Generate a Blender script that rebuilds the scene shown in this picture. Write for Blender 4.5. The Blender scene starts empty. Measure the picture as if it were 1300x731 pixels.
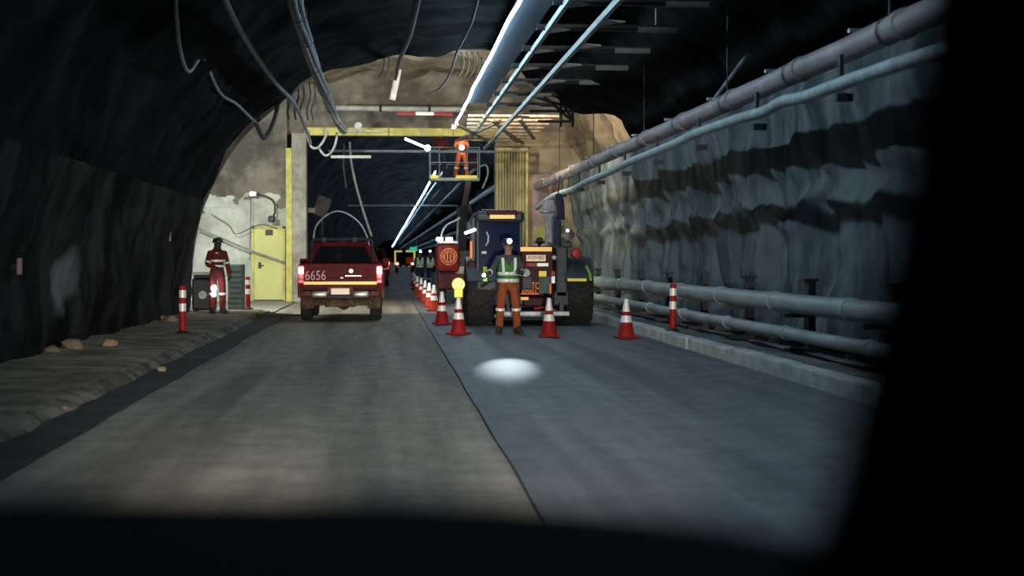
import bpy, bmesh, math, random
from mathutils import Vector, Matrix, noise
random.seed(7)
R = math.radians
scene = bpy.context.scene
col = scene.collection

# ------------------------------------------------------------------ camera
F = 2000.0                      # focal length in pixels of a 1300x731 frame
CAMZ = 1.45
pitch = math.atan(38.5 / F)
yaw = math.atan(160.0 / F * math.cos(pitch))
cam_d = bpy.data.cameras.new('camera')
cam = bpy.data.objects.new('camera', cam_d)
col.objects.link(cam)
cam.location = (0, 0, CAMZ)
cam.rotation_euler = (math.pi / 2 - pitch, 0, -yaw)
cam_d.sensor_width = 36
cam_d.lens = F / 1300 * 36
cam_d.clip_start = 0.05
cam_d.clip_end = 900
cam_d.dof.use_dof = True
cam_d.dof.focus_distance = 32
cam_d.dof.aperture_fstop = 1.7
scene.camera = cam

# ------------------------------------------------------------------ world, exposure
w = bpy.data.worlds.new('world')
scene.world = w
w.use_nodes = True
w.node_tree.nodes['Background'].inputs[0].default_value = (0.3, 0.5, 0.8, 1)
w.node_tree.nodes['Background'].inputs[1].default_value = 0.01
vs = scene.view_settings
vs.view_transform = 'Standard'
vs.look = 'None'
vs.gamma = 1
vs.use_curve_mapping = False
vs.exposure = 0.0

LED_STRENGTH = 66.0             # near light strip
LED_FAR = 24.0
HEADLIGHT_W = 12000.0
WARM_W = 520.0
COOL_W = 950.0

# ------------------------------------------------------------------ helpers
def P(px, py, Y):
    """the point at distance Y down the tunnel that the photo shows at this pixel"""
    cy, sy, cp, sp = math.cos(yaw), math.sin(yaw), math.cos(pitch), math.sin(pitch)
    a, b = (px - 650) / F, (365.5 - py) / F
    f = Vector((sy * cp, cy * cp, -sp)); r = Vector((cy, -sy, 0)); u = Vector((sy * sp, cy * sp, cp))
    d = f + r * a + u * b
    return Vector((0, 0, CAMZ)) + d * (Y / d.y)

def tag(o, label=None, cat=None, group=None, kind=None):
    if label: o['label'] = label
    if cat: o['category'] = cat
    if group: o['group'] = group
    if kind: o['kind'] = kind
    return o

def empty(name, loc=(0, 0, 0), rz=0):
    o = bpy.data.objects.new(name, None)
    col.objects.link(o)
    o.location = loc
    o.rotation_euler = (0, 0, rz)
    o.empty_display_size = 0.2
    return o

def copy_tree(o, parent=None):
    c = o.copy(); col.objects.link(c)
    if parent: c.parent = parent
    for ch in o.children: copy_tree(ch, c)
    return c

class MB:
    def __init__(s): s.v = []; s.f = []; s.mi = []
    def add(s, vs_, fs, m=0):
        n = len(s.v)
        s.v += [tuple(q) for q in vs_]
        for q in fs: s.f.append(tuple(i + n for i in q)); s.mi.append(m)
        return s
    def box(s, x0, x1, y0, y1, z0, z1, m=0, mat=None):
        vs_ = [(x0,y0,z0),(x1,y0,z0),(x1,y1,z0),(x0,y1,z0),(x0,y0,z1),(x1,y0,z1),(x1,y1,z1),(x0,y1,z1)]
        if mat is not None: vs_ = [mat @ Vector(q) for q in vs_]
        return s.add(vs_, [(0,3,2,1),(4,5,6,7),(0,1,5,4),(1,2,6,5),(2,3,7,6),(3,0,4,7)], m)
    def cbox(s, x0, x1, y0, y1, z0, z1, c=0.02, m=0):
        """box with chamfered edges"""
        c = min(c, (x1-x0)*.45, (y1-y0)*.45, (z1-z0)*.45)
        bm = bmesh.new()
        bmesh.ops.create_cube(bm, size=1)
        for q in bm.verts:
            q.co = Vector(((x0+x1)/2+q.co.x*(x1-x0), (y0+y1)/2+q.co.y*(y1-y0), (z0+z1)/2+q.co.z*(z1-z0)))
        bmesh.ops.bevel(bm, geom=bm.edges[:], offset=c, segments=2, profile=.5, affect='EDGES')
        bm.verts.index_update()
        s.add([q.co.copy() for q in bm.verts], [[q.index for q in f.verts] for f in bm.faces], m)
        bm.free(); return s
    def hexa(s, bot, top, m=0):
        """bot, top: 4 points each (counter-clockwise from above)"""
        return s.add(list(bot)+list(top), [(0,3,2,1),(4,5,6,7),(0,1,5,4),(1,2,6,5),(2,3,7,6),(3,0,4,7)], m)
    def tube(s, pts, r, n=8, m=0, caps=True):
        pts = [Vector(q) for q in pts]
        rs = r if isinstance(r, (list, tuple)) else [r]*len(pts)
        rings = []; prev = None
        for i, q in enumerate(pts):
            t = (pts[min(i+1, len(pts)-1)] - pts[max(i-1, 0)]).normalized()
            if prev is None:
                a = Vector((0,0,1)) if abs(t.z) < .9 else Vector((1,0,0))
                u = t.cross(a).normalized()
            else:
                u = (prev - t*prev.dot(t)).normalized()
            prev = u; v2 = t.cross(u)
            rings.append([q + (u*math.cos(2*math.pi*k/n) + v2*math.sin(2*math.pi*k/n))*rs[i] for k in range(n)])
        base = len(s.v)
        for g in rings: s.v += [tuple(q) for q in g]
        for i in range(len(rings)-1):
            for k in range(n):
                a, b = base+i*n+k, base+i*n+(k+1) % n
                s.f.append((a, b, b+n, a+n)); s.mi.append(m)
        if caps:
            s.f.append(tuple(base+k for k in reversed(range(n)))); s.mi.append(m)
            e = base+(len(rings)-1)*n
            s.f.append(tuple(e+k for k in range(n))); s.mi.append(m)
        return s
    def lathe(s, prof, o=(0,0,0), axis='z', n=16, m=0, a0=0, a1=2*math.pi, caps=False):
        """prof: (radius, height along axis)"""
        o = Vector(o); full = abs(a1-a0-2*math.pi) < 1e-6
        nn = n if full else n+1
        base = len(s.v)
        for (r, h) in prof:
            for k in range(nn):
                a = a0+(a1-a0)*k/n
                c, d = r*math.cos(a), r*math.sin(a)
                q = {'z': (c, d, h), 'x': (h, c, d), 'y': (d, h, c)}[axis]
                s.v.append(tuple(o+Vector(q)))
        for i in range(len(prof)-1):
            for k in range(n):
                a, b = base+i*nn+k, base+i*nn+((k+1) % nn)
                s.f.append((a, b, b+nn, a+nn)); s.mi.append(m)
        if caps and full:
            s.f.append(tuple(base+k for k in reversed(range(nn)))); s.mi.append(m)
            e = base+(len(prof)-1)*nn
            s.f.append(tuple(e+k for k in range(nn))); s.mi.append(m)
        return s
    def sphere(s, c, r, n=12, m=0, sc=(1,1,1)):
        k = n//2
        prof = [(max(1e-4, math.sin(math.pi*i/k)), -math.cos(math.pi*i/k)) for i in range(k+1)]
        b = len(s.v)
        s.lathe(prof, (0,0,0), 'z', n, m)
        for i in range(b, len(s.v)):
            q = s.v[i]; s.v[i] = (c[0]+q[0]*r*sc[0], c[1]+q[1]*r*sc[1], c[2]+q[2]*r*sc[2])
        return s
    def rings(s, rr, m=0, caps=True):
        n = len(rr[0]); base = len(s.v)
        for g in rr: s.v += [tuple(q) for q in g]
        for i in range(len(rr)-1):
            for k in range(n):
                a, b = base+i*n+k, base+i*n+(k+1) % n
                s.f.append((a, b, b+n, a+n)); s.mi.append(m)
        if caps:
            s.f.append(tuple(base+k for k in reversed(range(n)))); s.mi.append(m)
            e = base+(len(rr)-1)*n
            s.f.append(tuple(e+k for k in range(n))); s.mi.append(m)
        return s
    def prism(s, poly, x0, x1, axis='x', m=0):
        """poly of 2d points extruded along axis ('x': (y,z); 'y': (x,z); 'z': (x,y))"""
        mk = {'x': lambda q, e: (e, q[0], q[1]), 'y': lambda q, e: (q[0], e, q[1]), 'z': lambda q, e: (q[0], q[1], e)}[axis]
        n = len(poly)
        vs_ = [mk(q, x0) for q in poly]+[mk(q, x1) for q in poly]
        fs = [tuple(range(n)), tuple(reversed(range(n, 2*n)))]+[(k, k+n, (k+1) % n+n, (k+1) % n) for k in range(n)]
        return s.add(vs_, fs, m)
    def build(s, name, mat, parent=None, smooth=False, fix=True, loc=None, rot=None):
        me = bpy.data.meshes.new(name)
        me.from_pydata(s.v, [], s.f)
        mats = mat if isinstance(mat, (list, tuple)) else [mat]
        for m_ in mats: me.materials.append(m_)
        for p, m_ in zip(me.polygons, s.mi):
            p.material_index = m_
        if fix:
            bm = bmesh.new(); bm.from_mesh(me)
            bmesh.ops.recalc_face_normals(bm, faces=bm.faces[:])
            bm.to_mesh(me); bm.free()
        if smooth:
            me.polygons.foreach_set('use_smooth', [True]*len(me.polygons))
            if smooth is not True:
                me.set_sharp_from_angle(angle=R(smooth))
        me.update()
        o = bpy.data.objects.new(name, me)
        col.objects.link(o)
        if parent: o.parent = parent
        if loc: o.location = loc
        if rot: o.rotation_euler = rot
        return o

# ------------------------------------------------------------------ materials
M = {}
def mat(name, c, rough=.6, metal=0., var=0., scale=4., bump=0., stretch=(1,1,1), coat=0., c2=None, emit=None, es=0., spec=.5, detail=6):
    m = bpy.data.materials.new(name); m.use_nodes = True
    nt = m.node_tree; b = nt.nodes['Principled BSDF']
    b.inputs['Roughness'].default_value = rough
    b.inputs['Metallic'].default_value = metal
    b.inputs['Coat Weight'].default_value = coat
    b.inputs['Specular IOR Level'].default_value = spec
    b.inputs['Base Color'].default_value = (*c, 1)
    if emit:
        b.inputs['Emission Color'].default_value = (*emit, 1)
        b.inputs['Emission Strength'].default_value = es
    if var > 0 or c2 or bump > 0:
        tc = nt.nodes.new('ShaderNodeTexCoord'); mp = nt.nodes.new('ShaderNodeMapping')
        mp.inputs['Scale'].default_value = stretch
        nt.links.new(tc.outputs['Object'], mp.inputs[0])
        nz = nt.nodes.new('ShaderNodeTexNoise'); nz.inputs['Scale'].default_value = scale; nz.inputs['Detail'].default_value = detail
        nz.inputs['Roughness'].default_value = .62
        nt.links.new(mp.outputs[0], nz.inputs[0])
        rp = nt.nodes.new('ShaderNodeValToRGB')
        lo = c2 if c2 else tuple(q*(1-var) for q in c)
        hi = c if c2 else tuple(min(1, q*(1+var)) for q in c)
        rp.color_ramp.elements[0].position = .40; rp.color_ramp.elements[0].color = (*lo, 1)
        rp.color_ramp.elements[1].position = .60; rp.color_ramp.elements[1].color = (*hi, 1)
        nt.links.new(nz.outputs['Fac'], rp.inputs[0])
        nt.links.new(rp.outputs[0], b.inputs['Base Color'])
        if bump > 0:
            n2 = nt.nodes.new('ShaderNodeTexNoise'); n2.inputs['Scale'].default_value = scale*3; n2.inputs['Detail'].default_value = 8
            nt.links.new(mp.outputs[0], n2.inputs[0])
            bp = nt.nodes.new('ShaderNodeBump'); bp.inputs['Strength'].default_value = bump; bp.inputs['Distance'].default_value = .05
            nt.links.new(n2.outputs['Fac'], bp.inputs['Height']); nt.links.new(bp.outputs[0], b.inputs['Normal'])
    M[name] = m
    return m

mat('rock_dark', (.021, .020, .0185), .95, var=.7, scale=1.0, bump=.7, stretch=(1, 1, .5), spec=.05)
mat('shotcrete', (.185, .21, .215), .9, c2=(.07, .085, .09), scale=1.3, bump=.6, stretch=(1, 1, .22), spec=.12)
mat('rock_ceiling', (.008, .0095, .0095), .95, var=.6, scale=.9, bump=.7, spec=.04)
mat('rock_tan', (.36, .30, .215), .95, c2=(.17, .14, .10), scale=.8, bump=.8, spec=.15)
mat('rock_far', (.030, .034, .040), .95, var=.7, scale=.8, bump=.7, spec=.1)
mat('whitewash', (.62, .64, .60), .9, c2=(.40, .41, .38), scale=.9, bump=.4, spec=.2)
mat('rock_grey', (.24, .22, .19), .95, c2=(.10, .092, .08), scale=.8, bump=.8, spec=.2)
mat('road_a', (.35, .305, .245), .75, c2=(.175, .158, .132), scale=.75, bump=.2, stretch=(2.0, .085, 1), spec=.3, detail=10)
mat('road_b', (.215, .222, .232), .65, c2=(.105, .112, .122), scale=.75, bump=.2, stretch=(2.0, .085, 1), spec=.35, detail=10)
mat('road_far', (.16, .15, .14), .7, c2=(.09, .09, .09), scale=.6, bump=.1, stretch=(1, .2, 1), spec=.35)
mat('gutter', (.035, .033, .032), .8, var=.4, scale=2, bump=.3)
mat('pavement', (.31, .24, .16), .95, c2=(.14, .108, .075), scale=1.6, bump=.6, spec=.2)
mat('pavement_r', (.19, .195, .19), .95, c2=(.10, .105, .105), scale=1.6, bump=.5, spec=.2)
mat('kerb', (.60, .60, .55), .9, c2=(.42, .43, .40), scale=2.5, bump=.3, spec=.2)
mat('kerb_l', (.24, .20, .15), .95, c2=(.08, .065, .05), scale=2.5, bump=.6, spec=.2)
mat('concrete', (.30, .29, .26), .9, var=.25, scale=2.0, bump=.2, spec=.2)
mat('yellow_paint', (.50, .47, .13), .6, var=.2, scale=3, spec=.4)
mat('yellow_door', (.58, .59, .20), .55, c2=(.50, .50, .20), scale=1.0, spec=.4)
mat('curtain', (.40, .36, .20), .7, var=.25, scale=2, stretch=(1, 1, .2))
mat('pink_panel', (.42, .29, .26), .8, var=.15, scale=2)
mat('grey_panel', (.35, .33, .30), .85, var=.2, scale=1.5)
mat('grey_metal', (.33, .36, .37), .45, .5, var=.25, scale=6)
mat('dark_metal', (.03, .032, .035), .5, .4, var=.3, scale=6)
mat('black', (.012, .012, .014), .6)
mat('rubber', (.022, .021, .021), .85, var=.3, scale=8, bump=.3)
mat('pipe_pink', (.36, .315, .32), .55, c2=(.24, .2, .21), scale=2.5, stretch=(1, .4, 1), spec=.4)
mat('pipe_grey', (.36, .385, .385), .5, c2=(.24, .26, .265), scale=2.2, stretch=(1, .4, 1), spec=.4)
mat('hose', (.34, .42, .43), .6, var=.2, scale=5)
mat('cable', (.24, .245, .26), .7, var=.3, scale=8)
mat('cable_dark', (.05, .045, .045), .7, var=.3, scale=8)
mat('tray', (.022, .03, .042), .6, 0, var=.2, scale=3, spec=.15)
mat('rail', (.24, .27, .27), .6, .2, var=.2, scale=5)
mat('car_red', (.11, .004, .008), .5, var=.12, scale=3, spec=.12)
mat('car_red_dirty', (.11, .022, .013), .6, var=.4, scale=6)
mat('mud', (.15, .10, .055), .95, c2=(.05, .03, .018), scale=9, bump=.5)
mat('chrome', (.5, .47, .42), .38, 1.0)
mat('car_glass', (.008, .009, .012), .06, spec=.6)
mat('cab_glass', (.006, .016, .055), .08, spec=.6)  # extra blue stands in for head lamp light on the cab window
mat('maroon', (.045, .005, .01), .5, var=.25, scale=5, spec=.2)
mat('machine_grey', (.028, .034, .045), .5, .2, var=.25, scale=6)
mat('fender', (.03, .046, .062), .5, var=.2, scale=5)
mat('tape_white', (.97, .97, .94), .45, .25)
mat('tape_amber', (1.0, .62, .20), .45, .3)
mat('tape_yellow', (.75, .62, .08), .45, .3)
mat('tape_green', (.36, .62, .10), .45, .3)
mat('tape_red', (.45, .02, .02), .5)
mat('letter_orange', (.9, .22, .04), .5, .3)
mat('letter_pale', (.42, .25, .26), .5, .3)
mat('letter_dark', (.04, .03, .03), .6)
mat('plate', (.85, .68, .55), .5, .3)
mat('cone_red', (.30, .012, .012), .55, var=.12, scale=6, spec=.2)
mat('cone_orange', (.46, .04, .018), .55, var=.12, scale=6, spec=.2)
mat('post_red', (.36, .012, .012), .5, var=.1, scale=6, spec=.2)
mat('orange_cloth', (.30, .068, .018), .9, var=.2, scale=14, bump=.2)
mat('orange_bright', (.70, .13, .03), .9, var=.2, scale=14, bump=.2)
mat('red_cloth', (.15, .014, .010), .9, var=.2, scale=14, bump=.2)
mat('navy_cloth', (.025, .03, .07), .9, var=.2, scale=14)
mat('grey_cloth', (.06, .055, .06), .9, var=.2, scale=14)
mat('vest_green', (.04, .20, .045), .8, var=.15, scale=14)
mat('vest_lime', (.40, .62, .12), .8, var=.15, scale=14)
mat('skin', (.36, .20, .13), .6)
mat('glove', (.06, .05, .05), .85)
mat('helmet_dark', (.03, .03, .035), .4)
mat('helmet_red', (.45, .03, .03), .4)
mat('boot', (.03, .025, .022), .7)
mat('steel_green', (.07, .10, .095), .6, .2, var=.2, scale=4)
mat('white_metal', (.62, .64, .64), .5, var=.1, scale=5)
mat('canvas_pale', (.42, .41, .42), .9, var=.2, scale=6)
mat('canvas_navy', (.03, .03, .06), .9, var=.2, scale=6)
mat('dash', (.006, .007, .012), .95, spec=.1)
mat('led', (.9, .95, 1), .5, emit=(.58, .83, 1.0), es=LED_STRENGTH)
mat('led_far', (.9, .95, 1), .5, emit=(.55, .78, 1.0), es=LED_FAR)
mat('lamp_warm', (1, .9, .7), .5, emit=(1, .74, .42), es=30)
mat('lamp_cool', (1, 1, .95), .5, emit=(1, .98, .86), es=20)
mat('lamp_white', (1, 1, 1), .5, emit=(.80, .86, 1.0), es=60)
mat('lamp_soft', (1, 1, 1), .5, emit=(.85, .92, 1.0), es=2.5)
mat('tail_on', (.9, .1, .08), .4, emit=(1, .20, .17), es=16)
mat('tail_rim', (.5, .01, .02), .3, emit=(1, .02, .05), es=.5)
mat('amber_on', (1, .7, .2), .4, emit=(1, .66, .22), es=1.0)
mat('sign_green', (.02, .5, .35), .5, emit=(.02, .75, .5), es=.5)
mat('frame_yellow_glow', (.8, .7, .15), .5, .5, emit=(1, .85, .3), es=.45)  # reflective frame, not a lamp: glow stands in for light thrown back
mat('rail_dusty', (.26, .235, .18), .8, var=.25, scale=5)
mat('red_machine', (.13, .01, .009), .5, var=.2, scale=4, spec=.2)
mat('badge_orange', (.45, .12, .03), .5, var=.3, scale=7)
mat('dash_blue', (.02, .03, .1), .5)

for k in ('road_a', 'road_b'):
    nt = M[k].node_tree; b = nt.nodes['Principled BSDF']; src = b.inputs['Base Color'].links[0].from_socket
    tc = nt.nodes.new('ShaderNodeTexCoord'); nz = nt.nodes.new('ShaderNodeTexNoise'); nz.inputs['Scale'].default_value = 2.3; nz.inputs['Detail'].default_value = 10; nz.inputs['Roughness'].default_value = .75
    nt.links.new(tc.outputs['Object'], nz.inputs[0])
    mr = nt.nodes.new('ShaderNodeMapRange'); mr.inputs[1].default_value = .35; mr.inputs[2].default_value = .65; mr.inputs[3].default_value = .72; mr.inputs[4].default_value = 1.22
    nt.links.new(nz.outputs['Fac'], mr.inputs[0])
    mx = nt.nodes.new('ShaderNodeVectorMath'); mx.operation = 'SCALE'
    nt.links.new(src, mx.inputs[0]); nt.links.new(mr.outputs[0], mx.inputs['Scale']); nt.links.new(mx.outputs[0], b.inputs['Base Color'])
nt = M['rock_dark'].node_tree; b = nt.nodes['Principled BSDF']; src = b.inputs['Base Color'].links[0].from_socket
at = nt.nodes.new('ShaderNodeAttribute'); at.attribute_name = 'lime'  # not lime: mixes a pale spot of light into the left wall's colour
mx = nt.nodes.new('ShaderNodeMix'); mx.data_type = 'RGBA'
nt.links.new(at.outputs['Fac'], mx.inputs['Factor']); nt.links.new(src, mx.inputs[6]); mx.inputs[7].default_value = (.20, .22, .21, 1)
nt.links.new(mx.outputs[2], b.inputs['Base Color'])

def text_obj(name, body, size, m, parent, loc, width=None):
    cu = bpy.data.curves.new(name, 'FONT'); cu.body = body; cu.size = size; cu.extrude = .003
    cu.align_x = 'CENTER'; cu.align_y = 'CENTER'
    t = bpy.data.objects.new(name, cu); col.objects.link(t)
    bpy.context.view_layer.update()
    me = bpy.data.meshes.new_from_object(t.evaluated_get(bpy.context.evaluated_depsgraph_get()))
    bpy.data.objects.remove(t)
    if width:
        xs = [v.co.x for v in me.vertices]; k = width/(max(xs)-min(xs))
        for v in me.vertices: v.co.x *= k
    me.materials.clear(); me.materials.append(m)
    o = bpy.data.objects.new(name, me); col.objects.link(o)
    o.parent = parent; o.location = loc; o.rotation_euler = (math.pi/2, 0, 0)
    return o

def light(name, kind, loc, power, color, parent=None, size=.2, aim=None, spot=None, blend=.5, size_y=None):
    d = bpy.data.lights.new(name, kind); d.energy = power; d.color = color
    if kind == 'AREA':
        d.size = size
        if size_y: d.shape = 'RECTANGLE'; d.size_y = size_y
    else: d.shadow_soft_size = size
    if kind == 'SPOT': d.spot_size = R(spot); d.spot_blend = blend
    o = bpy.data.objects.new(name, d); col.objects.link(o)
    o.location = loc
    if aim is not None:
        base = Vector(loc) + (parent.location if parent else Vector((0,0,0)))
        o.rotation_euler = (Vector(aim)-base).to_track_quat('-Z', 'Y').to_euler()
    if parent: o.parent = parent
    return o

def fbm(x, y, z, o=4):
    return noise.fractal(Vector((x, y, z)), .8, 2.1, o)

def surf(name, fn, nu, nv, m, attr=None):
    """grid surface, fn(u, v) with u, v in 0..1"""
    vs_ = []; at = []
    for j in range(nv+1):
        for i in range(nu+1):
            vs_.append(fn(i/nu, j/nv))
    fs = [(j*(nu+1)+i, j*(nu+1)+i+1, (j+1)*(nu+1)+i+1, (j+1)*(nu+1)+i) for j in range(nv) for i in range(nu)]
    me = bpy.data.meshes.new(name); me.from_pydata(vs_, [], fs)
    me.polygons.foreach_set('use_smooth', [True]*len(me.polygons))
    me.materials.append(m)
    o = bpy.data.objects.new(name, me); col.objects.link(o)
    return o

# ================================================================== THE SETTING
def catmull(pts, per=8):
    out = []
    n = len(pts)
    for i in range(n-1):
        p0, p1, p2, p3 = (Vector(pts[max(0, i-1)]), Vector(pts[i]), Vector(pts[i+1]), Vector(pts[min(n-1, i+2)]))
        for k in range(per):
            t = k/per
            out.append(.5*((2*p1)+(p2-p0)*t+(2*p0-5*p1+4*p2-p3)*t*t+(3*p1-p0-3*p2+p3)*t**3))
    out.append(Vector(pts[-1]))
    return out

class Prof:
    def __init__(s, pts):
        s.p = catmull(pts, 10); s.l = [0]
        for a, b in zip(s.p, s.p[1:]): s.l.append(s.l[-1]+(b-a).length)
    def at(s, t):
        L = max(0, min(1, t))*s.l[-1]
        lo = 0
        while lo < len(s.l)-2 and s.l[lo+1] < L: lo += 1
        k = (L-s.l[lo])/max(1e-6, s.l[lo+1]-s.l[lo])
        a, b = s.p[lo], s.p[lo+1]
        d = (b-a).normalized()
        return a.lerp(b, k), Vector((d.y, -d.x))       # point, outward normal for a left-to-right arch is -this

def tunnel(name, pts, y0, y1, ny, nv, m, amp, sc=.5, zs=1., extra=None, label='', cat='wall'):
    pf = Prof(pts)
    def fn(u, v):
        y = y0+(y1-y0)*u
        q, nrm = pf.at(v)
        d = amp*(fbm(q.x*sc, y*sc, q.y*sc*zs, 5))
        if extra: d += extra(q, y)
        return (q.x+nrm.x*d, y, q.y+nrm.y*d)
    o = surf(name, fn, ny, nv, m)
    return tag(o, label, cat, kind='structure')

near_left = [(-4.75, -.1), (-4.62, .8), (-4.5, 1.9), (-4.25, 2.8)]
near_roof = [(-4.25, 2.8), (-3.65, 3.95), (-2.75, 4.9), (-1.4, 5.9), (.3, 6.3), (2.0, 6.45), (3.5, 6.3), (4.6, 5.85), (5.5, 5.1), (6.05, 4.25)]
near_right = [(6.05, 4.25), (6.28, 3.4), (6.35, 2.2), (6.35, 1.0), (6.35, -.1)]

def sm(t): t = max(0, min(1, t)); return t*t*(3-2*t)
def ribs(q, y):
    return sm((2.8-q.y)/.9)*(.07*noise.noise(Vector((q.y*.15, y*1.3, 3)))+.05*noise.noise(Vector((q.y*.5, y*3, 9))))
def brow(q, y):
    return .75*sm((y-31)/7)*sm((q.x-2.5)/1.6)*sm((6.0-q.x)/1.2)
def bulges(q, y):
    # sprayed concrete: hanging curtains with ragged ledges, streaked vertically
    a = .10*noise.noise(Vector((1.7, y*.9, q.y*.35)))+.06*noise.noise(Vector((5.1, y*2.6, q.y*.5)))
    e = 2.75+.55*noise.noise(Vector((0, y*.45, 0)))+.30*noise.noise(Vector((4, y*1.3, 0)))+.1*noise.noise(Vector((4, y*4, 7)))
    a += .16/(1+math.exp(-(q.y-e)*16))                # upper coat stands proud of the lower one
    e2 = 2.2+.45*noise.noise(Vector((8, y*.6, 0)))+.25*noise.noise(Vector((9, y*1.9, 0)))
    a += (.12+.12*noise.noise(Vector((3, y*.9, 0))))*math.exp(-((q.y-e2)/.12)**2)
    return a*sm((4.25-q.y)/.5)
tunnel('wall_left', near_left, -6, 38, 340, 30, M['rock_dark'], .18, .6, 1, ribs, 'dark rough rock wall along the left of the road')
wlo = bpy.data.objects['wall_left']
light_patch = wlo.data.attributes.new('lime', 'FLOAT', 'POINT')  # mask of the painted light spot, not lime, a ragged oval on the rock
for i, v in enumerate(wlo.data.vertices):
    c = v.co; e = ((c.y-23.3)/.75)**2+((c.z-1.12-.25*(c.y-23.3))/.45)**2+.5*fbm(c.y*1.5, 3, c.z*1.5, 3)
    light_patch.data[i].value = .75*max(0, min(1, 1.2-e))
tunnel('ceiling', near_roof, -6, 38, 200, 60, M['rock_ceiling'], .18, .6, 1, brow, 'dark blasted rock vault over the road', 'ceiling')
tunnel('wall_right', near_right, -6, 52.4, 420, 56, M['shotcrete'], .18, .6, 1, bulges, 'grey sprayed concrete wall behind the pipes on the right')

# widened bay where the door is
bay_left = [(-9, -.1), (-9, 3.4), (-8.2, 4.8)]
bay_roof = [(-8.2, 4.8), (-6.5, 6.0), (-4, 6.9), (0, 7.45), (2.5, 7.5), (4.6, 7.0), (5.9, 5.9), (6.6, 4.3)]
tunnel('wall_bay', bay_left, 37.6, 52.6, 40, 16, M['rock_grey'], .25, .6, 1, None, 'rock wall at the back of the bay')
tunnel('ceiling_bay', bay_roof, 37.6, 52.6, 60, 60, M['rock_tan'], .30, .6, 1, None, 'tan rock roof of the widened bay', 'ceiling')
tunnel('wall_bay_right', [(6.6, 4.3), (6.75, 3), (6.7, 1), (6.7, -.1)], 37.6, 52.6, 60, 30, M['rock_tan'], .18, .7, .6, None, 'tan rock wall on the right of the bay')
# rock face between the low vault and the high bay (looks down the tunnel)
pa, pb = Prof(near_left[:-1]+near_roof), Prof(bay_left[:-1]+bay_roof)
def face(u, v):
    a, _ = pa.at(u); b, _ = pb.at(u)
    q = a.lerp(b, v); return (q.x, 38+.12*fbm(q.x, 7, q.y, 3)+(0 if v > 0 else -.05), q.y)
tag(surf('wall_brow', face, 60, 6, M['rock_grey']), 'rock brow where the vault steps up into the bay', 'wall', kind='structure')

# back wall of the bay, with the portal
def backl(u, v):
    x = -9.2+(5.95+.05)*u; z = -.1+7.6*v
    d = .10*fbm(x*.8, 3, z*.8, 4)
    if z > 3.1: d -= .5*min(1, (z-3.1)/1.5)+.25*fbm(x*.5, 9, z*.5, 4)
    return (x, 52.1+d, z)
o = surf('wall_back', backl, 150, 170, M['whitewash'])
o.data.materials.append(M['rock_grey'])
for p in o.data.polygons:
    c = p.center
    edge = 3.55+.65*fbm(c.x*.7, 0, 4, 3)-.25*(c.x+5)
    if c.z > edge or (c.z > 2.9 and fbm(c.x*.8, 2, c.z*.9, 3) > .25): p.material_index = 1
tag(o, 'whitewashed rock wall around the yellow door', 'wall', kind='structure')
o = surf('wall_lintel', lambda u, v: (-3.4+10.2*u, 52.0-.35*abs(fbm((-3.4+10.2*u)*.6, 5, (5.6+2*v)*.8, 4)), 5.55+2.1*v), 80, 24, M['rock_grey'])
tag(o, 'rough grey wall above the yellow portal beam', 'wall', kind='structure')
MB().box(-3.4, 6.9, 52.15, 52.6, 5.5, 7.8).build('wall_lintel_core', M['rock_grey']); tag(bpy.data.objects['wall_lintel_core'], 'thick wall over the portal opening', 'wall', kind='structure')
o = surf('wall_portal', lambda u, v: (3.62+3.2*u, 52.0-.12*abs(fbm((3.62+3.2*u)*.8, 8, 5.6*v*.8, 4)), -.1+5.7*v), 40, 50, M['rock_tan'])
tag(o, 'tan rough wall right of the portal opening', 'wall', kind='structure')
o = MB().box(3.62, 6.9, 52.1, 52.7, -.1, 5.6).build('wall_portal_core', M['concrete']); tag(o, 'concrete jamb right of the portal opening', 'wall', kind='structure')

# far tunnel beyond the portal
far = [(-3.7, -.1), (-3.65, 2.5), (-3.2, 4.3), (-1.6, 6.1), (.8, 7.1), (3.4, 6.7), (5.3, 5.1), (6.0, 3.2), (6.1, -.1)]
tunnel('wall_far', far, 52.3, 520, 300, 48, M['rock_far'], .30, .4, 1, None, 'dark rock vault running away beyond the portal')
o = surf('wall_end', lambda u, v: (-4+10.5*u, 518+.4*fbm(u*6, 0, v*6, 3), -.2+7.5*v), 20, 16, M['rock_far'])
tag(o, 'dark end of the tunnel', 'wall', kind='structure')

# road and pavements
JX = .87
fl = empty('floor'); tag(fl, 'dusty concrete roadway with a long joint', 'floor', kind='structure')
def slab(name, x0, x1, y0, y1, m, z=0):
    nx, ny = max(2, int((x1-x0)/.5)), int((y1-y0)/.5)
    o = surf(name, lambda u, v: (x0+(x1-x0)*u + (.012*noise.noise(Vector((0, (y0+(y1-y0)*v)*.5, 0))) if u in (0., 1.) else 0),
             y0+(y1-y0)*v, z+.012*noise.noise(Vector(((x0+(x1-x0)*u)*.5, (y0+(y1-y0)*v)*.35, 1)))), nx, ny, m)
    o.parent = fl; return o
slab('road_slab', -2.95, JX-.009, -6, 53, M['road_a'])
slab('road_slab', JX+.009, 4.8, -6, 53, M['road_b'])
slab('road_slab', -3.8, 6.2, 53, 520, M['road_far'])
MB().box(-9.2, 6.9, -6, 60, -.3, -.03).build('road_base', M['gutter'], fl)
slab('bay_slab', -9.2, -2.93, 39.5, 53, M['concrete'], .03)
g = surf('gutter', lambda u, v: (-3.0+u*(.52+.10*fbm(v*6, 0, 1, 3)), -6+46*v, .018+.010*fbm(u*3, v*40, 0, 3)), 8, 120, M['gutter'])
g.parent = fl

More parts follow.
